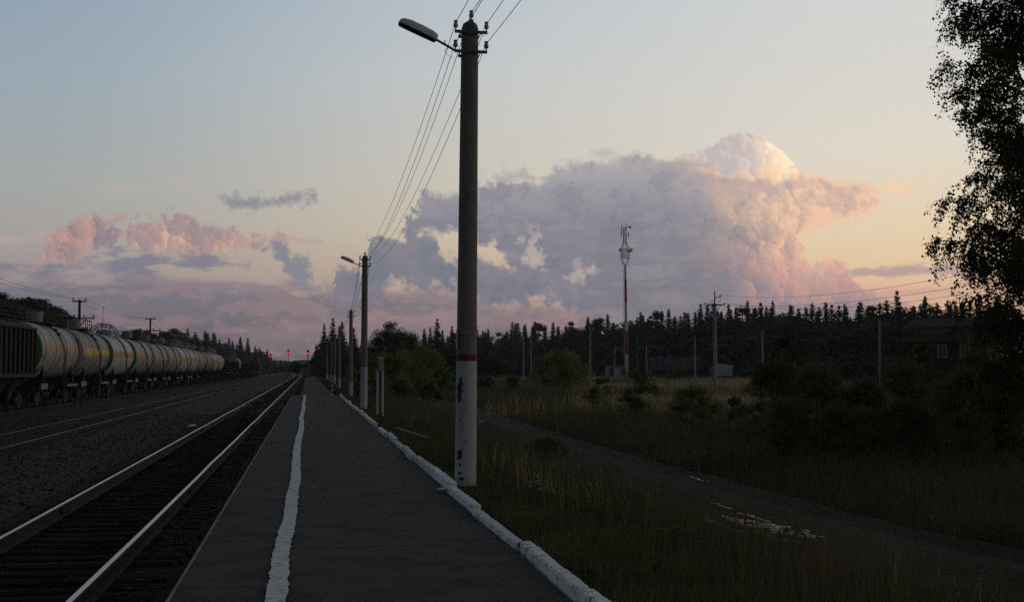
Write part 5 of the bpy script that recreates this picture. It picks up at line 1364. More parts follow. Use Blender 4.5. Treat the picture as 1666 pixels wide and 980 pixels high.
# the thicket on the right
bush(1282, 528, 42, 95, 'slender young birch rising from the right thicket', 'birch_leaf', .028, 7000, name='young_birch', cat='young birch', k=30, openness=.55, stems=14)
bush(1262, 572, 36, 120, 'leafy bush at the left corner of the right thicket', 'bush', .03, 16000, k=60)
bush(1325, 578, 37, 130, 'wide bush under the slender young birch', 'bush', .03, 18000, k=66)
bush(1402, 608, 36, 120, 'bush in front of the grey gabled house', 'bush', .03, 15000, k=56)
bush(1468, 578, 37, 120, 'bush right of the rightmost short pole', 'bush', .03, 16000, k=60)
bush(1500, 540, 40, 90, 'tall loose bush left of the dark wooden house', 'bush', .03, 9000, k=40, openness=.4)
bush(1560, 600, 31, 150, 'wide bush in front of the dark wooden house', 'bush', .028, 19000, k=66)
bush(1625, 575, 27, 150, 'bush under the birch at the right edge', 'bush', .028, 20000, k=66)
bush(1600, 520, 38, 110, 'tall dark bush behind the birch foot', 'bush', .035, 11000, k=44)
bush(1680, 540, 30, 160, 'tall dark bush cut by the right edge', 'bush', .03, 12000, k=46)
bush(1285, 640, 30, 130, 'low spreading shrub before the right thicket', 'bush', .025, 14000, k=54, openness=.2)
bush(1380, 645, 30, 150, 'low dark shrub in the middle of the right thicket', 'bush', .025, 16000, k=56)
bush(1485, 640, 29, 150, 'low dark shrub right of the middle of the thicket', 'bush', .025, 16000, k=56)
bush(1570, 665, 26, 130, 'low dark shrub near the right end of the thicket', 'bush', .025, 9000, k=34)
bush(888, 712, 31, 100, 'dark low weedy shrub between the kerb and the dirt road', 'bush', .026, 11000, z0=-.5, k=60, openness=.0)
bush(1018, 790, 19, 70, 'loose weed clump beside the dirt road bend', 'bush', .014, 2600, z0=-.5, k=18, openness=.7)
bush(1290, 838, 15.5, 80, 'thin weed stalks in front of the largest puddle', 'bush', .011, 1800, z0=-.5, k=18, openness=.9)

# --- the birch at the right edge
def birch(px, d, label, H=13.5, seed=5):
    g_ = np.random.default_rng(seed); p = P_at(px, d, -.5); t = thing('birch', label, 'birch', p)
    tr = MB(); tp = [(0.25 * math.sin(z * .3) - 0.1 * z / 6, 0.15 * math.sin(z * .5), z) for z in np.linspace(-.3, H, 16)]
    tr.path(tp, [.17 * (1 - .93 * i / 15) + .01 for i in range(16)], 10); tr.build('trunk', M['birch_bark'], t)
    br = MB(); C = []; A = []; B = []
    def tpos(z): k = (z + .3) / (H + .3) * 15; i = min(14, int(k)); f = k - i; a, b = tp[i], tp[i + 1]; return np.array([a[j] + (b[j] - a[j]) * f for j in range(3)])
    nb = 96
    for i in range(nb):
        z = 1.4 + (H - 2.0) * (i / nb) ** .95; a = i * 2.4 + g_.normal(0, .3); f = z / H
        L_ = (1.62 + 0.98 * math.exp(-((z - 4.0) / 1.1) ** 2) + .66 * math.exp(-((z - 8.6) / 1.3) ** 2)) * g_.uniform(.75, 1.12)
        b0 = tpos(z); up = .95; pts = []
        for k in range(9):
            s_ = k / 8; r = L_ * s_; pts.append(b0 + np.array([math.cos(a + .15 * s_) * r, math.sin(a + .15 * s_) * r, up * L_ * (s_ - .62 * s_ * s_) + .03 * g_.normal()]))
        br.path([tuple(q) for q in pts], [.028 * (1 - s_ / 9.5) * L_ / 2.2 for s_ in range(9)], 5)
        nt = int(42 * L_ / 2)
        for k in range(nt):                                   # hanging twigs with leaves along them
            s_ = g_.uniform(.22, 1.0); q0 = pts[min(8, int(s_ * 8))] + g_.normal(0, .07, 3); ln = g_.uniform(.25, .95) * (1.1 - .4 * f); dd_ = unit(np.array([math.cos(a) * .5 + g_.normal(0, .5), math.sin(a) * .5 + g_.normal(0, .5), g_.uniform(-1.6, .25)]))
            q1 = q0 + dd_ * ln * .45 + np.array([0, 0, -.02]); q2 = q0 + dd_ * ln * .7 + np.array([0, 0, -ln * .45])
            br.path([tuple(q0), tuple(q1), tuple(q2)], [.006, .004, .002], 3)
            m_ = int(18 + 30 * ln); tt = g_.random(m_)[:, None]; Q = (q0 * (1 - tt) ** 2 + 2 * q1 * tt * (1 - tt) + q2 * tt ** 2) + g_.normal(0, .055, (m_, 3))
            a_ = unit(g_.normal(size=(m_, 3)) + np.array([0, 0, -.8])); b_ = unit(np.cross(a_, rdir(g_, m_))); s2 = g_.uniform(.018, .046, (m_, 1)); C.append(Q); A.append(a_ * s2); B.append(b_ * s2 * .72)
    br.build('branches', M['twig'], t)
    V, F_ = quads(np.concatenate(C), np.concatenate(A), np.concatenate(B)); link('crown', np_mesh('crown', V, F_, M['birch_leaf']), t); print('birch leaves', len(F_)); return t
birch(1690, 27, 'tall birch filling the right edge of the view')
birch(1800, 38, 'second birch mostly outside the right edge, behind the tall one', H=15.5, seed=9)
# ------------------------------------------------------------------ grass
def blades(n, d0, d1, x0, x1, hmin, hmax, wid, seed, zf, dens=None, power=1.0, bend_=0.35, wscale=0.0):
    """grass blades on the real ground between two view distances; positions drawn in a fan from the station"""
    g_ = np.random.default_rng(seed)
    u = g_.random(n); D = (d0 ** power + (d1 ** power - d0 ** power) * u) ** (1 / power)
    px = g_.uniform(x0, x1, n); t = (px - CX) / F; cy, sy = math.cos(YAW), math.sin(YAW)
    X = D * t * cy + D * sy; Y = D * cy - D * t * sy
    if dens is not None:
        k = dens(X, Y, px, D) > g_.random(n); X, Y, D, px = X[k], Y[k], D[k], px[k]
    n = len(X); Z = np.array([zf(a, b) for a, b in zip(X, Y)]); keep = ~np.isnan(Z); X, Y, Z, D = X[keep], Y[keep], Z[keep], D[keep]; n = len(X)
    h = g_.uniform(hmin, hmax, n) * (0.55 + 0.9 * g_.random(n) ** 2); w_ = wid * g_.uniform(.6, 1.4, n) * np.maximum(1.0, D * wscale)
    a = g_.random(n) * 6.28; lx, ly = np.cos(a), np.sin(a); b = bend_ * h * g_.uniform(.2, 1.3, n); c = g_.random(n) * 6.28
    ox, oy = np.cos(c) * w_ / 2, np.sin(c) * w_ / 2; O = np.stack([X, Y, Z - .02], 1)
    def P_(s_, ww): 
        q = O.copy(); q[:, 0] += lx * b * s_ ** 2 + ox * ww; q[:, 1] += ly * b * s_ ** 2 + oy * ww; q[:, 2] += h * s_; return q
    V = np.stack([P_(0, -1), P_(0, 1), P_(.55, .8), P_(1, 0), P_(.55, -.8)], 1).reshape(-1, 3)
    b_ = (np.arange(n) * 5)[:, None]; return V, np.concatenate([b_ + np.array([[0, 1, 2]]), b_ + np.array([[0, 2, 4]]), b_ + np.array([[4, 2, 3]])])
def near_road(X, Y): 
    out = np.empty(len(X))
    for i in range(0, len(X), 20000): q = np.stack([X[i:i + 20000], Y[i:i + 20000]], 1)[:, None, :] - RCA[None, ::3]; out[i:i + 20000] = np.sqrt((q ** 2).sum(2)).min(1)
    return out
nz = lambda X, Y, s_, o: np.array([mnoise.noise(Vector((a * s_, b * s_, o))) for a, b in zip(X, Y)])
def zr(x, y): return ground_h(x, y) if (x > 2.26) else np.nan
M['grass'] = leafmat('grass_blades', (0.060, 0.085, 0.028), (0.15, 0.145, 0.065), 0, .9, .4)
M['tall'] = leafmat('tall_weeds', (0.060, 0.085, 0.034), (0.15, 0.125, 0.075), 0, .35, .4)
M['straw'] = leafmat('straw', (0.60, 0.45, 0.26), (0.42, 0.34, 0.20), 0, .1, .45)
def verge(X, Y, px, D): r = near_road(X, Y); return np.clip((r - 1.2) / .5, 0, 1) * (0.55 + .9 * nz(X, Y, .5, 3))
parts_ = [blades(150000, 7.5, 32, 560, 1700, .06, .18, .006, 1, zr, verge, .55), blades(60000, 30, 110, 560, 1350, .12, .30, .010, 2, zr, verge, .55, wscale=.02)]
V, F_ = merge(parts_); o = link('verge_grass', np_mesh('verge_grass', V, F_, M['grass'])); tag(o, 'short green grass on the verge between kerb, posts and dirt road', 'grass', kind='stuff')
def beyond(X, Y):
    """True on the field side of the dirt road"""
    out = np.zeros(len(X), bool)
    for i in range(0, len(X), 20000):
        q = np.stack([X[i:i + 20000], Y[i:i + 20000]], 1); dd = q[:, None, :] - RCA[None, ::3]; k = (dd ** 2).sum(2).argmin(1) * 3; k = np.minimum(k, len(RCA) - 2)
        t_ = RCA[k + 1] - RCA[k]; c_ = q - RCA[k]; out[i:i + 20000] = (t_[:, 0] * c_[:, 1] - t_[:, 1] * c_[:, 0]) > 0
    return out
def tall_d(X, Y, px, D):
    r = near_road(X, Y); b = beyond(X, Y); side = np.where(b, 1.0, np.clip((X - 3.6) / 1.4, 0, 1) * .85)
    return np.clip((r - 1.25) / .5, 0, 1) * side * (0.45 + 1.1 * nz(X, Y, .22, 8))
parts_ = [blades(190000, 11, 45, 700, 1720, .20, .60, .0055, 3, zr, tall_d, .6, .45, wscale=.05), blades(130000, 40, 130, 620, 1720, .45, .95, .014, 4, zr, tall_d, .6, .45, wscale=.016), blades(60000, 120, 330, 560, 1700, .5, 1.0, .02, 5, zr, None, .6, .4, wscale=.012)]
parts_.append(blades(26000, 10, 60, 620, 1700, .45, .95, .0045, 33, zr, lambda X, Y, px, D: np.clip((near_road(X, Y) - 1.1) / .5, 0, 1) * np.clip((X - 3.0) / 1.2, 0, 1), .6, .3, wscale=.05))
V, F_ = merge(parts_); o = link('tall_weeds', np_mesh('tall_weeds', V, F_, M['tall'])); tag(o, 'tall dark weeds and grass covering the field beyond the dirt road', 'grass', kind='stuff')
def straw_d(X, Y, px, D): return np.clip(.35 + 1.6 * nz(X, Y, .035, 2), 0, 1) * np.where((px > 930) & (px < 1250), 1.0, .22)
V, F_ = blades(130000, 62, 270, 790, 1500, .5, .95, .014, 6, zr, straw_d, .8, .35, wscale=.014); V2, F2 = blades(26000, 11, 70, 640, 1700, .25, .7, .004, 61, zr, lambda X, Y, px, D: np.clip((near_road(X, Y) - 1.2) / .5, 0, 1) * np.clip(1.5 * nz(X, Y, .16, 21) + .10, 0, 1) * np.clip((X - 2.8) / 1.2, 0, 1), .6, .4, wscale=.04)
V, F_ = merge([(V, F_), (V2, F2)]); o = link('straw_grass', np_mesh('straw_grass', V, F_, M['straw'])); tag(o, 'straw coloured dry grass of the meadow below the mast', 'dry grass', kind='stuff')
# grass tufts hugging the kerb
V, F_ = blades(16000, 7, 90, 540, 1100, .05, .16, .004, 44, lambda x, y: ground_h(x, y) if 2.2 < x < 2.5 else (0.0 if 1.93 < x <= 2.06 else np.nan), lambda X, Y, px, D: (.25 + 1.2 * nz(X, Y, .8, 5)) * np.where(X < 2.1, .35, 1), .6, .6, wscale=.03)
o = link('kerb_grass', np_mesh('kerb_grass', V, F_, M['grass'])); tag(o, 'tufts of grass growing along both sides of the kerb stones', 'grass', kind='stuff')
# dry weeds past the platform end and tufts between platform and rail
def zs(x, y): return base_h(x, y) if y > PEND else np.nan
V, F_ = blades(14000, 90, 300, 430, 600, .1, .35, .02, 7, zs, lambda X, Y, px, D: ((X > -0.6) & (X < 3.2)) * (.35 + .8 * nz(X, Y, .2, 1)) * np.clip((X + .8) / 2, .1, 1), .6, .4, wscale=.012)
o = link('dry_weeds', np_mesh('dry_weeds', V, F_, M['tall'])); tag(o, 'sparse dry weeds on the bare strip beyond the platform end', 'weeds', kind='stuff')
def zb(x, y): return ballast_h(x, y)
V, F_ = blades(9000, 5, 60, -200, 520, .03, .14, .006, 8, zb, lambda X, Y, px, D: np.clip(1 - np.abs(X + 1.45) / .35, 0, 1) * (.3 + .9 * nz(X, Y, .9, 1)) + ((X < -4.4) & (X > -7.6)) * .02, .6, .5)
o = link('track_weeds', np_mesh('track_weeds', V, F_, M['grass'])); tag(o, 'small weeds growing in the ballast under the platform edge', 'weeds', kind='stuff')

# flowers
M['yellow'] = mat('tansy_yellow', (0.28, 0.15, 0.01), rough=.8); M['umbel'] = mat('umbel_white', (0.35, 0.36, 0.36), rough=.8); M['stalk'] = mat('stalk', (0.04, 0.05, 0.02), rough=.9)
def flower(px, py, z0, hh, m, label, seed, n=9, spread=.12):
    r_ = random.Random(seed); c = gp(px, py + (hh * 110), z0); dist = (c - EYE).length
    t = thing('flower_clump', label, 'flowers', (c.x, c.y, z0)); st = MB(); fl = MB()
    for i in range(n):
        a = r_.random() * 6.28; q = Vector((math.cos(a) * spread * r_.random() * 1.6, math.sin(a) * spread * r_.random() * 1.6, hh * r_.uniform(.8, 1.08)))
        st.path([(q.x * .3, q.y * .3, 0), (q.x * .7, q.y * .7, q.z * .6), q], .003, 4)
        for k in range(6):
            b = Vector((r_.uniform(-.03, .03), r_.uniform(-.03, .03), r_.uniform(-.006, .012))) + q; fl.lathe([(0, .004), (.010, .002), (.011, -.004), (0, -.007)], 6, off=b)
    st.build('stalks', M['stalk'], t); fl.build('flower_heads', M[m], t)
flower(1124, 872, -.45, .55, 'yellow', 'larger clump of yellow flowers left of the puddles', 1, 12, .16)
flower(1078, 886, -.42, .5, 'yellow', 'smaller clump of yellow flowers nearest the platform', 2, 6, .12)
flower(1200, 850, -.5, .5, 'yellow', 'few yellow flowers against the puddle edge', 3, 5, .12)
flower(1166, 858, -.5, .5, 'yellow', 'yellow flowers between the flower clump and the puddle', 4, 5, .1)
flower(876, 790, -.25, .45, 'umbel', 'pale white flowers behind the near lamp post foot', 5, 6, .12)
flower(868, 778, -.25, .5, 'umbel', 'small white flowers just above the pale ones', 6, 4, .10)
flower(1504, 918, -.5, .5, 'yellow', 'dim yellow flowers by the road near the right edge', 7, 4, .1)

# litter
def rag(px, py, z, s_, label, m, seed, name='litter', cat='litter'):
    c = gp(px, py, z); b = MB(); r_ = random.Random(seed); n = 7
    b.quadgrid([[(s_ * (i / (n - 1) - .5) * 1.6, s_ * (j / (n - 1) - .5), s_ * .25 * r_.random()) for j in range(n)] for i in range(n)], smooth=True)
    o = b.build(name, m, None, (c.x, c.y, z + .01), r_.random() * 3); tag(o, label, cat)
rag(725, 800, .012, .16, 'crumpled white scrap of paper on the asphalt by the kerb', M['limewash'], 3)
rag(955, 980 - 10, .012, .04, 'tiny pale crumb of litter on the asphalt near the bottom', M['limewash'], 4) if False else None
rag(360, 823, -.50, .14, 'pale bluish plastic scrap lying between rail and platform', M['plate_blue'], 5)
c = gp(313, 695, -.42); b = MB(); b.lathe([(0, .12), (.10, .10), (.15, .03), (.14, -.05), (0, -.05)], 9); o = b.build('pale_stone', M['limewash'], None, c); o.scale = (1.2, .8, .8); tag(o, 'pale stone lying left of the near track', 'stone')

# ------------------------------------------------------------------ poles across the field
M['field_pole'] = mat('field_pole', (0.36, 0.36, 0.355), (0.25, 0.25, 0.25), scale=3, rough=.9, stretch=(2, 2, .4))
FP = []
GFP = 'short bare concrete poles across the field'
for (x0, y0, d, lean, lab) in ((999, 562, 250, .03, 'short pole beside the grey hut, left of the mast foot'), (1053, 557, 215, -.02, 'short pole just right of the mast'), (1131, 547, 180, .0, 'short pole left of the tall power pole'), (1241, 538, 148, .0, 'short pole right of the tall power pole'), (1432, 519, 118, 0, 'rightmost short pole, tallest looking of its row'), (1640, 500, 92, 0, 'short pole hidden in the foliage at the right edge')):
    p = P_at(x0, d, -.45); H = ht(y0, d, -.45); t = thing('concrete_pole', lab, 'pole', p, 0, GFP)
    m = MB(); w_ = .12; m.add([(-w_, -w_, -.3), (w_, -w_, -.3), (w_, w_, -.3), (-w_, w_, -.3), (-.085 + lean * H, -.085, H), (.085 + lean * H, -.085, H), (.085 + lean * H, .085, H), (-.085 + lean * H, .085, H)], [(0, 1, 5, 4), (1, 2, 6, 5), (2, 3, 7, 6), (3, 0, 4, 7), (4, 5, 6, 7)])
    m.build('pole', M['field_pole'], t); m = MB(); m.tube((lean * H * .95, -.1, H - .35), (lean * H * .95, -.28, H - .35), .02, n=6); m.lathe([(0, 0), (.05, .01), (.04, .1), (0, .12)], 8, off=(lean * H * .95, -.26, H - .34)); m.build('hook', M['dark_iron'], t)
    FP.append(p + Vector((lean * H * .95, -.26, H - .25)))
cw = ['from the hut pole to the mast pole', 'from the mast pole to the pole left of the power pole', 'crossing behind the tall power pole', 'sagging before the dark forest to the rightmost short pole', 'leaving the rightmost short pole into the birch']
for i in range(len(FP) - 1): wire_between(FP[i], FP[i + 1], 1.3, 'thick cable %s' % cw[i], rad=.035, group='cables between the short field poles', cat='cable')
def bare(px, py, d, lab, arm=False, lean=0, z0=-.5, r=.14, grp=None):
    p = P_at(px, d, z0); H = ht(py, d, z0); t = thing('utility_pole', lab, 'pole', p, 0, grp); m = MB(); m.tube((0, 0, -.3), (lean * H, 0, H), r, r * .7, n=10); m.build('pole', M['field_pole'], t)
    if arm:
        m = MB(); m.box((lean * H, -.1, H - 1.0), (2.6, .1, .12)); m.box((lean * H, -.1, H - .3), (1.4, .1, .1)); m.build('crossarm', M['dark_iron'], t)
        for k in (-1.2, -.4, .4, 1.2): m = MB(); m.lathe([(0, 0), (.08, .02), (.06, .2), (0, .25)], 8, off=(lean * H + k, -.1, H - .94)); m.build('insulator', M['ins_dim'], t)
    return p + Vector((lean * H, 0, H))
bare(960, 528, 165, 'tall slim pole with a small crossbar left of the mast', arm=True)
bare(852, 548, 210, 'left pole of the pair between lamp post and round bush', arm=False, lean=-.01, grp='pair of field poles')
bare(864, 552, 215, 'right pole of the pair, with crossbars, left of the round bush', arm=True, grp='pair of field poles')
bare(1036.5, 545, 300, 'thin dark pole against the forest right of the mast', r=.08)
# tall power pole with hook insulators
p = P_at(1163.5, 119, -.45); H = ht(475, 119, -.45); t = thing('power_pole', 'tall power pole with a crossarm standing in the meadow', 'power pole', p)
m = MB(); m.tube((0, 0, -.3), (0, 0, H - 1.2), .20, .15, n=12); m.build('pole', M['field_pole'], t)
m = MB(); m.tube((0, -.02, H - 2.0), (.02, -.02, H + .05), .07, .05, n=8); m.build('top_post', M['tel_wood'], t)
m = MB(); m.box((0, -.12, H - 1.25), (1.5, .10, .11)); m.tube((0, -.1, H - .45), (.28, -.1, H - .55), .025, n=6); m.build('crossarm', M['dark_iron'], t); PWI = []
for (x, z) in ((-.72, H - 1.25), (.72, H - 1.25), (.3, H - .5)):
    m = MB(); a0 = [(x + .14 * math.sin(a) * (1 if x > 0 else -1), -.12, z - .05 - .14 * (1 - math.cos(a)) * 0 + .12 * math.cos(a) - .12) for a in [k * .5 for k in range(7)]]
    m.path([(x, -.12, z)] + [(x + (1 if x > 0 else -1) * .26 * math.sin(k * .45), -.12, z - .24 + .24 * math.cos(k * .45)) for k in range(1, 8)], .018, 5, mi=1)
    m.lathe([(0, 0), (.07, .02), (.075, .10), (.05, .18), (0, .2)], 10, off=(x + (1 if x > 0 else -1) * .22, -.12, z + .0)); m.build('hook_insulator', [M['ins_dim'], M['dark_iron']], t); PWI.append(p + Vector((x + (1 if x > 0 else -1) * .22, -.12, z + .18)))
ends = [dp(1700, 418, 66), dp(1700, 402, 62), dp(1700, 380, 60)]
for k, (yy, nm) in enumerate(((437, 'left lower'), (456, 'right lower'), (472, 'top'))): pass
ORD = [(2, dp(1560, 430, 72), 'highest'), (0, dp(1560, 449, 72), 'middle'), (1, dp(1560, 462, 72), 'lowest')]
for k, e, nm in ORD: wire_between(PWI[k], e + (e - PWI[k]) * .25, 1.0, '%s power line wire from the power pole to the birch' % nm, rad=.011, group='power line wires over the meadow')
for k, e, nm in ((2, dp(1080, 520, 190), 'highest'), (0, dp(1080, 530, 190), 'middle'), (1, dp(1085, 531, 190), 'lowest')): wire_between(PWI[k], e, .8, '%s power line wire falling from the power pole behind the mast' % nm, rad=.02, group='power line wires over the meadow')

# ------------------------------------------------------------------ the mast
M['mast_white'] = mat('mast_white', (0.80, 0.82, 0.84), (0.66, 0.68, 0.70), scale=1, rough=.6); M['mast_red'] = mat('mast_red', (0.55, 0.055, 0.045), (0.42, 0.05, 0.045), scale=1, rough=.6)
MD = 330; p = P_at(1020.3, MD, -.5); k_ = MD / F; topz = lambda y: (601 - y) * k_ + EYE.z + .5
t = thing('radio_mast', 'tall red and white radio mast with antennas on a lattice head', 'radio mast', p); leanx = -.0125
def mx(z): return leanx * z
segs = [(612, 577, 0), (577, 539, 1), (539, 493, 0), (493, 454, 1), (454, 431, 0)]
m = MB(); nb = 0
for (ya, yb, c_) in segs:
    za, zb_ = max(topz(ya), -.3) if ya != 612 else -.2, topz(yb); ra, rb_ = .46 - .006 * za, .46 - .006 * zb_
    m.tube((mx(za), 0, za), (mx(zb_), 0, zb_), ra, rb_, n=14, mi=c_)
    nb += 1
m.build('tube', [M['mast_white'], M['mast_red']], t)
m = MB()
za = 2.0
while za < topz(435):
    m.box((mx(za) - .60, 0, za), (.25, .08, .05)); za += 1.0
for off_ in (-.52, -.72): m.tube((mx(2) + off_, 0, 2), (mx(topz(435)) + off_ + .1, 0, topz(435)), .03, n=4)
m.build('ladder', M['mast_white'], t)
def lattice(z0, z1, w0, w1, n, mi=0):
    m = MB()
    for i in range(n + 1):
        f = i / n; z = z0 + (z1 - z0) * f; w_ = (w0 + (w1 - w0) * f) / 2
        cs = [(mx(z) + sx * w_, sy * w_, z) for sx, sy in ((-1, -1), (1, -1), (1, 1), (-1, 1))]
        for a in range(4): m.tube(cs[a], cs[(a + 1) % 4], .05, n=4)
        if i:
            for a in range(4): m.tube(pc[a], cs[a], .07, n=5); m.tube(pc[a], cs[(a + 1) % 4], .035, n=4)
        pc = cs
    return m
lattice(topz(431), topz(420), .8, 1.9, 1).build('lower_cone', M['mast_white'], t)
lattice(topz(420), topz(404), 1.9, 1.9, 4).build('platform_cage', M['mast_red'], t)
lattice(topz(404), topz(395), 1.9, .8, 1).build('upper_cone', M['mast_red'], t)
lattice(topz(395), topz(370), .8, .6, 7).build('top_lattice', M['mast_white'], t)
for (x, ya, yb, w_) in ((-.95, 385, 369, .28), (.95, 386, 378, .30), (-.75, 370, 364, .1), (.55, 372, 362, .1)):
    m = MB(); za, zb_ = topz(ya), topz(yb); m.box((mx(za) + x, -.2, (za + zb_) / 2), (w_, .2, zb_ - za), bev=.04); m.box((mx(za) + x / 2, 0, (za + zb_) / 2), (abs(x), .08, .08)); m.build('panel_antenna', M['mast_white'], t)
for x in (-.8, .45): m = MB(); m.tube((mx(40) + x, 0, topz(372)), (mx(40) + x, 0, topz(356)), .04, .02, n=5); m.build('whip_antenna', M['mast_white'], t)
for (x, y, r) in ((-1.45, 407, .42), (1.25, 408, .5), (1.7, 406, .38), (1.35, 369, .36)):
    m = MB(); z = topz(y); m.lathe([(0, -.12), (r * .6, -.08), (r, .10), (r, .24), (0, .26)], 16, axis='y', off=(mx(z) + x, -.5, z)); m.tube((mx(z), 0, z), (mx(z) + x, -.3, z), .05, n=5); m.build('dish_antenna', M['mast_white'], t)
# hut and cabinet at the foot
M['hut'] = mat('hut_grey', (0.24, 0.25, 0.25), (0.18, 0.19, 0.19), scale=1, rough=.8); M['pale'] = mat('pale_panel', (0.50, 0.56, 0.62), (0.40, 0.45, 0.50), scale=1, rough=.7)
p = P_at(999, 322, -.5); t = thing('equipment_hut', 'grey equipment hut left of the mast foot', 'hut', p, .1)
m = MB(); m.box((0, 0, 1.6), (3.8, 3.0, 3.2), bev=.03); m.build('wall', M['hut'], t); m = MB(); m.box((0, 0, 3.28), (4.1, 3.3, .14)); m.build('roof', M['under'], t); m = MB(); m.box((-.9, -1.53, 1.3), (1.0, .06, 2.2)); m.build('door', M['under'], t)
p = P_at(1004.5, 316, -.5); t = thing('equipment_cabinet', 'small pale cabinet in front of the grey equipment hut', 'cabinet', p); m = MB(); m.box((0, 0, 1.25), (1.3, .9, 2.5), bev=.03); m.build('box', M['pale'], t); m = MB(); m.box((0, -.47, 1.25), (1.1, .03, 2.2)); m.build('door', M['pale'], t)

# ------------------------------------------------------------------ buildings
M['old_wood'] = mat('old_wood_wall', (0.050, 0.045, 0.042), (0.032, 0.028, 0.027), scale=2, rough=.9, stretch=(.4, .4, 5)); M['old_roof'] = mat('old_roof', (0.075, 0.072, 0.078), (0.05, 0.048, 0.052), scale=1.5, rough=.85, stretch=(4, .5, .5))
M['brown_roof'] = mat('brown_roof', (0.070, 0.045, 0.042), (0.05, 0.034, 0.033), scale=1.5, rough=.85); M['blue_roof'] = mat('blue_roof', (0.020, 0.050, 0.22), (0.018, 0.042, 0.16), scale=1, rough=.6, stretch=(3, .4, .4))
M['pale_wall'] = mat('pale_blue_wall', (0.15, 0.18, 0.21), (0.11, 0.13, 0.155), scale=1, rough=.85); M['glass'] = mat('window_glass', (0.02, 0.022, 0.025), rough=.08, spec=.6); M['frame_w'] = mat('white_frame', (0.34, 0.37, 0.40), rough=.7)
def window(t, par, c, w_, h_, nrm='y', cross=True, s=-1):
    def B_(m, cx, cz, sw, sh, dep, off):
        if nrm == 'y': m.box((c[0] + cx, c[1] + s * off, c[2] + cz), (sw, dep, sh))
        else: m.box((c[0] + s * off, c[1] + cx, c[2] + cz), (dep, sw, sh))
    m = MB(); e = .09
    B_(m, 0, h_ / 2, w_ + 2 * e, e, .08, .05); B_(m, 0, -h_ / 2, w_ + 2 * e, e, .10, .05); B_(m, -w_ / 2 - e / 2, 0, e, h_ - e, .08, .05); B_(m, w_ / 2 + e / 2, 0, e, h_ - e, .08, .05)
    if cross: B_(m, 0, 0, .05, h_ - e, .06, .045); B_(m, 0, h_ * .18, w_, .05, .05, .045)
    f = m.build('window', M['frame_w'], t); m = MB(); B_(m, 0, 0, w_, h_ - e, .03, .02); g_ = m.build('pane', M['glass'], f); return f
def house(name, label, loc, w_, l_, hw, hr, rz, wall, roof, chimney=True, gable=True, cat='house', over=.35):
    """gable ends on local y, ridge along y"""
    t = thing(name, label, cat, loc, rz)
    m = MB(); m.prism([(-w_ / 2, -.3), (w_ / 2, -.3), (w_ / 2, hw), (0, hw + hr), (-w_ / 2, hw)], 'y', -l_ / 2, l_ / 2); m.build('wall', M[wall], t)
    m = MB(); s_ = hr / (w_ / 2); ex = w_ / 2 + over; ze = hw - over * s_
    for sx in (-1, 1):
        m.prism([(sx * ex, ze + .02), (0, hw + hr + .02), (0, hw + hr + .16), (sx * ex, ze + .16)], 'y', -l_ / 2 - over, l_ / 2 + over)
    rf = m.build('roof', M[roof], t)
    if chimney: m = MB(); m.box((w_ * .18, l_ * .15, hw + hr), (.6, .6, 1.4)); m.build('chimney', M['brown_roof'], rf)
    return t
# blue-roofed building at the vanishing point
t = house('station_building', 'low building with a blue gable roof beyond the platform end', P_at(509.5, 372, -.3) , 6.0, 9.0, 2.95, 2.15, 0, 'pale_wall', 'blue_roof', chimney=False, cat='building')
m = MB(); m.prism([(-2.98, 2.96), (2.98, 2.96), (0, 5.05)], 'y', -4.56, -4.505); m.build('gable', M['blue_roof'], t)
for x in (-1.6, 1.5): window(t, None, (x, -4.5, 1.5), .8, 1.1)
p = P_at(524, 380, -.3); t = thing('annex', 'small lean-to on the right of the blue-roofed building', 'building', p); m = MB(); m.box((0, 0, 1.2), (2.6, 5, 2.9)); m.build('wall', M['pale_wall'], t); m = MB(); m.prism([(-1.5, 3.3), (1.6, 2.7), (1.6, 2.8), (-1.5, 3.42)], 'y', -2.7, 2.7); m.build('roof', M['blue_roof'], t)
for (px, lab) in ((490.8, 'short white marker post left of the blue-roofed building'),):
    p = P_at(px, 340, -.4); t = thing('marker_post', lab, 'post', p); m = MB(); m.box((0, 0, .8), (.25, .2, 1.7), bev=.02); m.build('post', M['sign_white'], t); m = MB(); m.box((0, 0, 1.68), (.32, .28, .08)); m.build('cap', M['sign_black'], t)
# village
t = house('wooden_house', 'grey gabled wooden house behind the right thicket', P_at(1392, 200, -.5), 7.6, 6.6, 2.2, 2.0, math.radians(-25), 'old_wood', 'old_roof'); window(t, None, (-1.3, -3.3, 1.2), .8, 1.0); window(t, None, (1.3, -3.3, 1.2), .8, 1.0)
p = P_at(1356, 204, -.5); t = house('wooden_annex', 'low annex joined to the left of the grey gabled house', p, 4.5, 5, 1.7, 1.3, math.radians(65), 'old_wood', 'old_roof', chimney=True, cat='house')
t = house('low_house', 'long low roofed house right of the mast, half hidden', P_at(1098, 285, -.5), 6, 11, 2.4, 2.6, math.radians(80), 'old_wood', 'old_roof')
window(t, None, (3.0, -2, 1.5), .9, 1.1, 'x', s=1)
p = P_at(1179, 240, -.5); t = thing('pale_shed', 'pale blue shed front right behind the power pole', 'shed', p, math.radians(-8))
m = MB(); m.box((0, 2, 1.0), (4.2, 4, 2.6)); m.build('wall', M['old_wood'], t); m = MB(); m.add([(-1.7, -.05, 1.0), (1.4, -.05, 1.0), (1.55, -.05, 3.1), (-1.75, -.05, 3.35), (-1.7, -.12, 1.0), (1.4, -.12, 1.0), (1.55, -.12, 3.1), (-1.75, -.12, 3.35)], [(4, 5, 6, 7), (0, 3, 2, 1), (0, 1, 5, 4), (1, 2, 6, 5), (2, 3, 7, 6), (3, 0, 4, 7)]); m.build('front_panel', M['pale'], t)
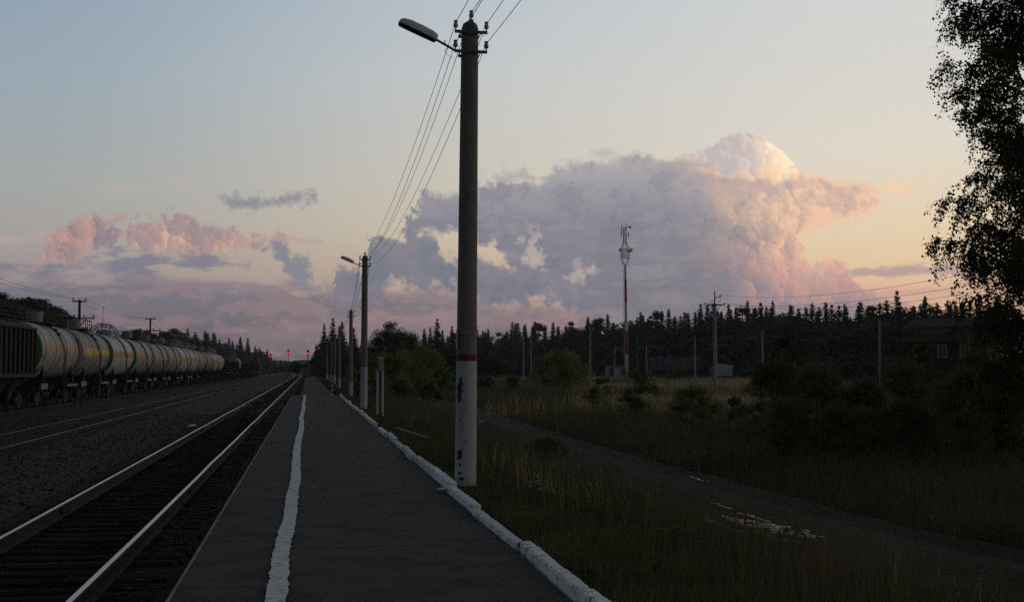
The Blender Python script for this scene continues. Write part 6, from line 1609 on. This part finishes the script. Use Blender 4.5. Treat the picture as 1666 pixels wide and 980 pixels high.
m = MB(); m.prism([(-2.3, 2.3), (0, 3.2), (2.3, 2.3), (2.3, 2.42), (0, 3.34), (-2.3, 2.42)], 'y', .02, 4.2); m.build('roof', M['old_roof'], t)
# two-storey wooden dacha with a mansard roof, far right
D_ = 112; p = P_at(1558, D_, -.5); t = thing('mansard_house', 'dark two-storey wooden house with mansard roof and white windows', 'house', p, math.radians(38))
W2, L2 = 2.6, 3.6
m = MB(); m.prism([(-W2, -.3), (W2, -.3), (W2, 4.9), (1.9, 5.9), (0, 6.65), (-1.9, 5.9), (-W2, 4.9)], 'y', -L2, L2); m.build('wall', M['old_wood'], t)
m = MB()
for sx in (-1, 1): m.prism([(sx * 2.95, 4.62), (sx * 2.05, 5.9), (sx * 2.12, 6.05), (sx * 3.08, 4.72)], 'y', -L2 - .35, L2 + .35); m.prism([(sx * 2.05, 5.91), (0, 6.72), (0, 6.86), (sx * 2.12, 6.07)], 'y', -L2 - .352, L2 + .352)
rf = m.build('roof', M['brown_roof'], t); m = MB(); m.box((.9, 1, 6.7), (.6, .6, 1.2)); m.build('chimney', M['brown_roof'], rf)
window(t, None, (-.9, -L2, 4.1), .7, 1.2); window(t, None, (.9, -L2, 4.1), .7, 1.2); window(t, None, (0, -L2, 5.7), .5, .7); window(t, None, (-1.0, -L2, 2.3), .7, 1.0); window(t, None, (1.0, -L2, 2.3), .7, 1.0)
for yy in (-1.8, .2, 2.2): window(t, None, (W2, yy, 3.9), .7, 1.1, 'x', s=1); 
for yy in (-1.8, .2, 2.2): window(t, None, (-W2, yy, 3.9), .7, 1.1, 'x', s=-1)
# paling fence in front of the village
pf = P_at(1080, 262, -.5); t = thing('paling_fence', 'low weathered paling fence before the long low house', 'fence', pf, .05)
m = MB()
for k in range(2): m.box((0, .06, .4 + k * .7), (13, .05, .08))
m.build('rails', M['field_pole'], t); m = MB()
for k in range(64): m.box((-6.4 + k * .2, 0, .65), (.10, .03, 1.3))
m.build('palings', M['old_wood'], t)
# ------------------------------------------------------------------ evening haze
hb = MB(); hb.box((0, 1450, 29), (2600, 3100, 66)); hm = bpy.data.materials.new('haze'); hm.use_nodes = True
N_ = hm.node_tree; N_.nodes.clear(); pv = N_.nodes.new('ShaderNodeVolumePrincipled'); ou = N_.nodes.new('ShaderNodeOutputMaterial'); N_.links.new(pv.outputs[0], ou.inputs['Volume'])
pv.inputs['Color'].default_value = (0.80, 0.86, 0.95, 1); pv.inputs['Density'].default_value = 0.00016; pv.inputs['Anisotropy'].default_value = 0.2
o = hb.build('haze', hm); o['kind'] = 'stuff'; o['label'] = 'thin evening haze over the railway and the field'
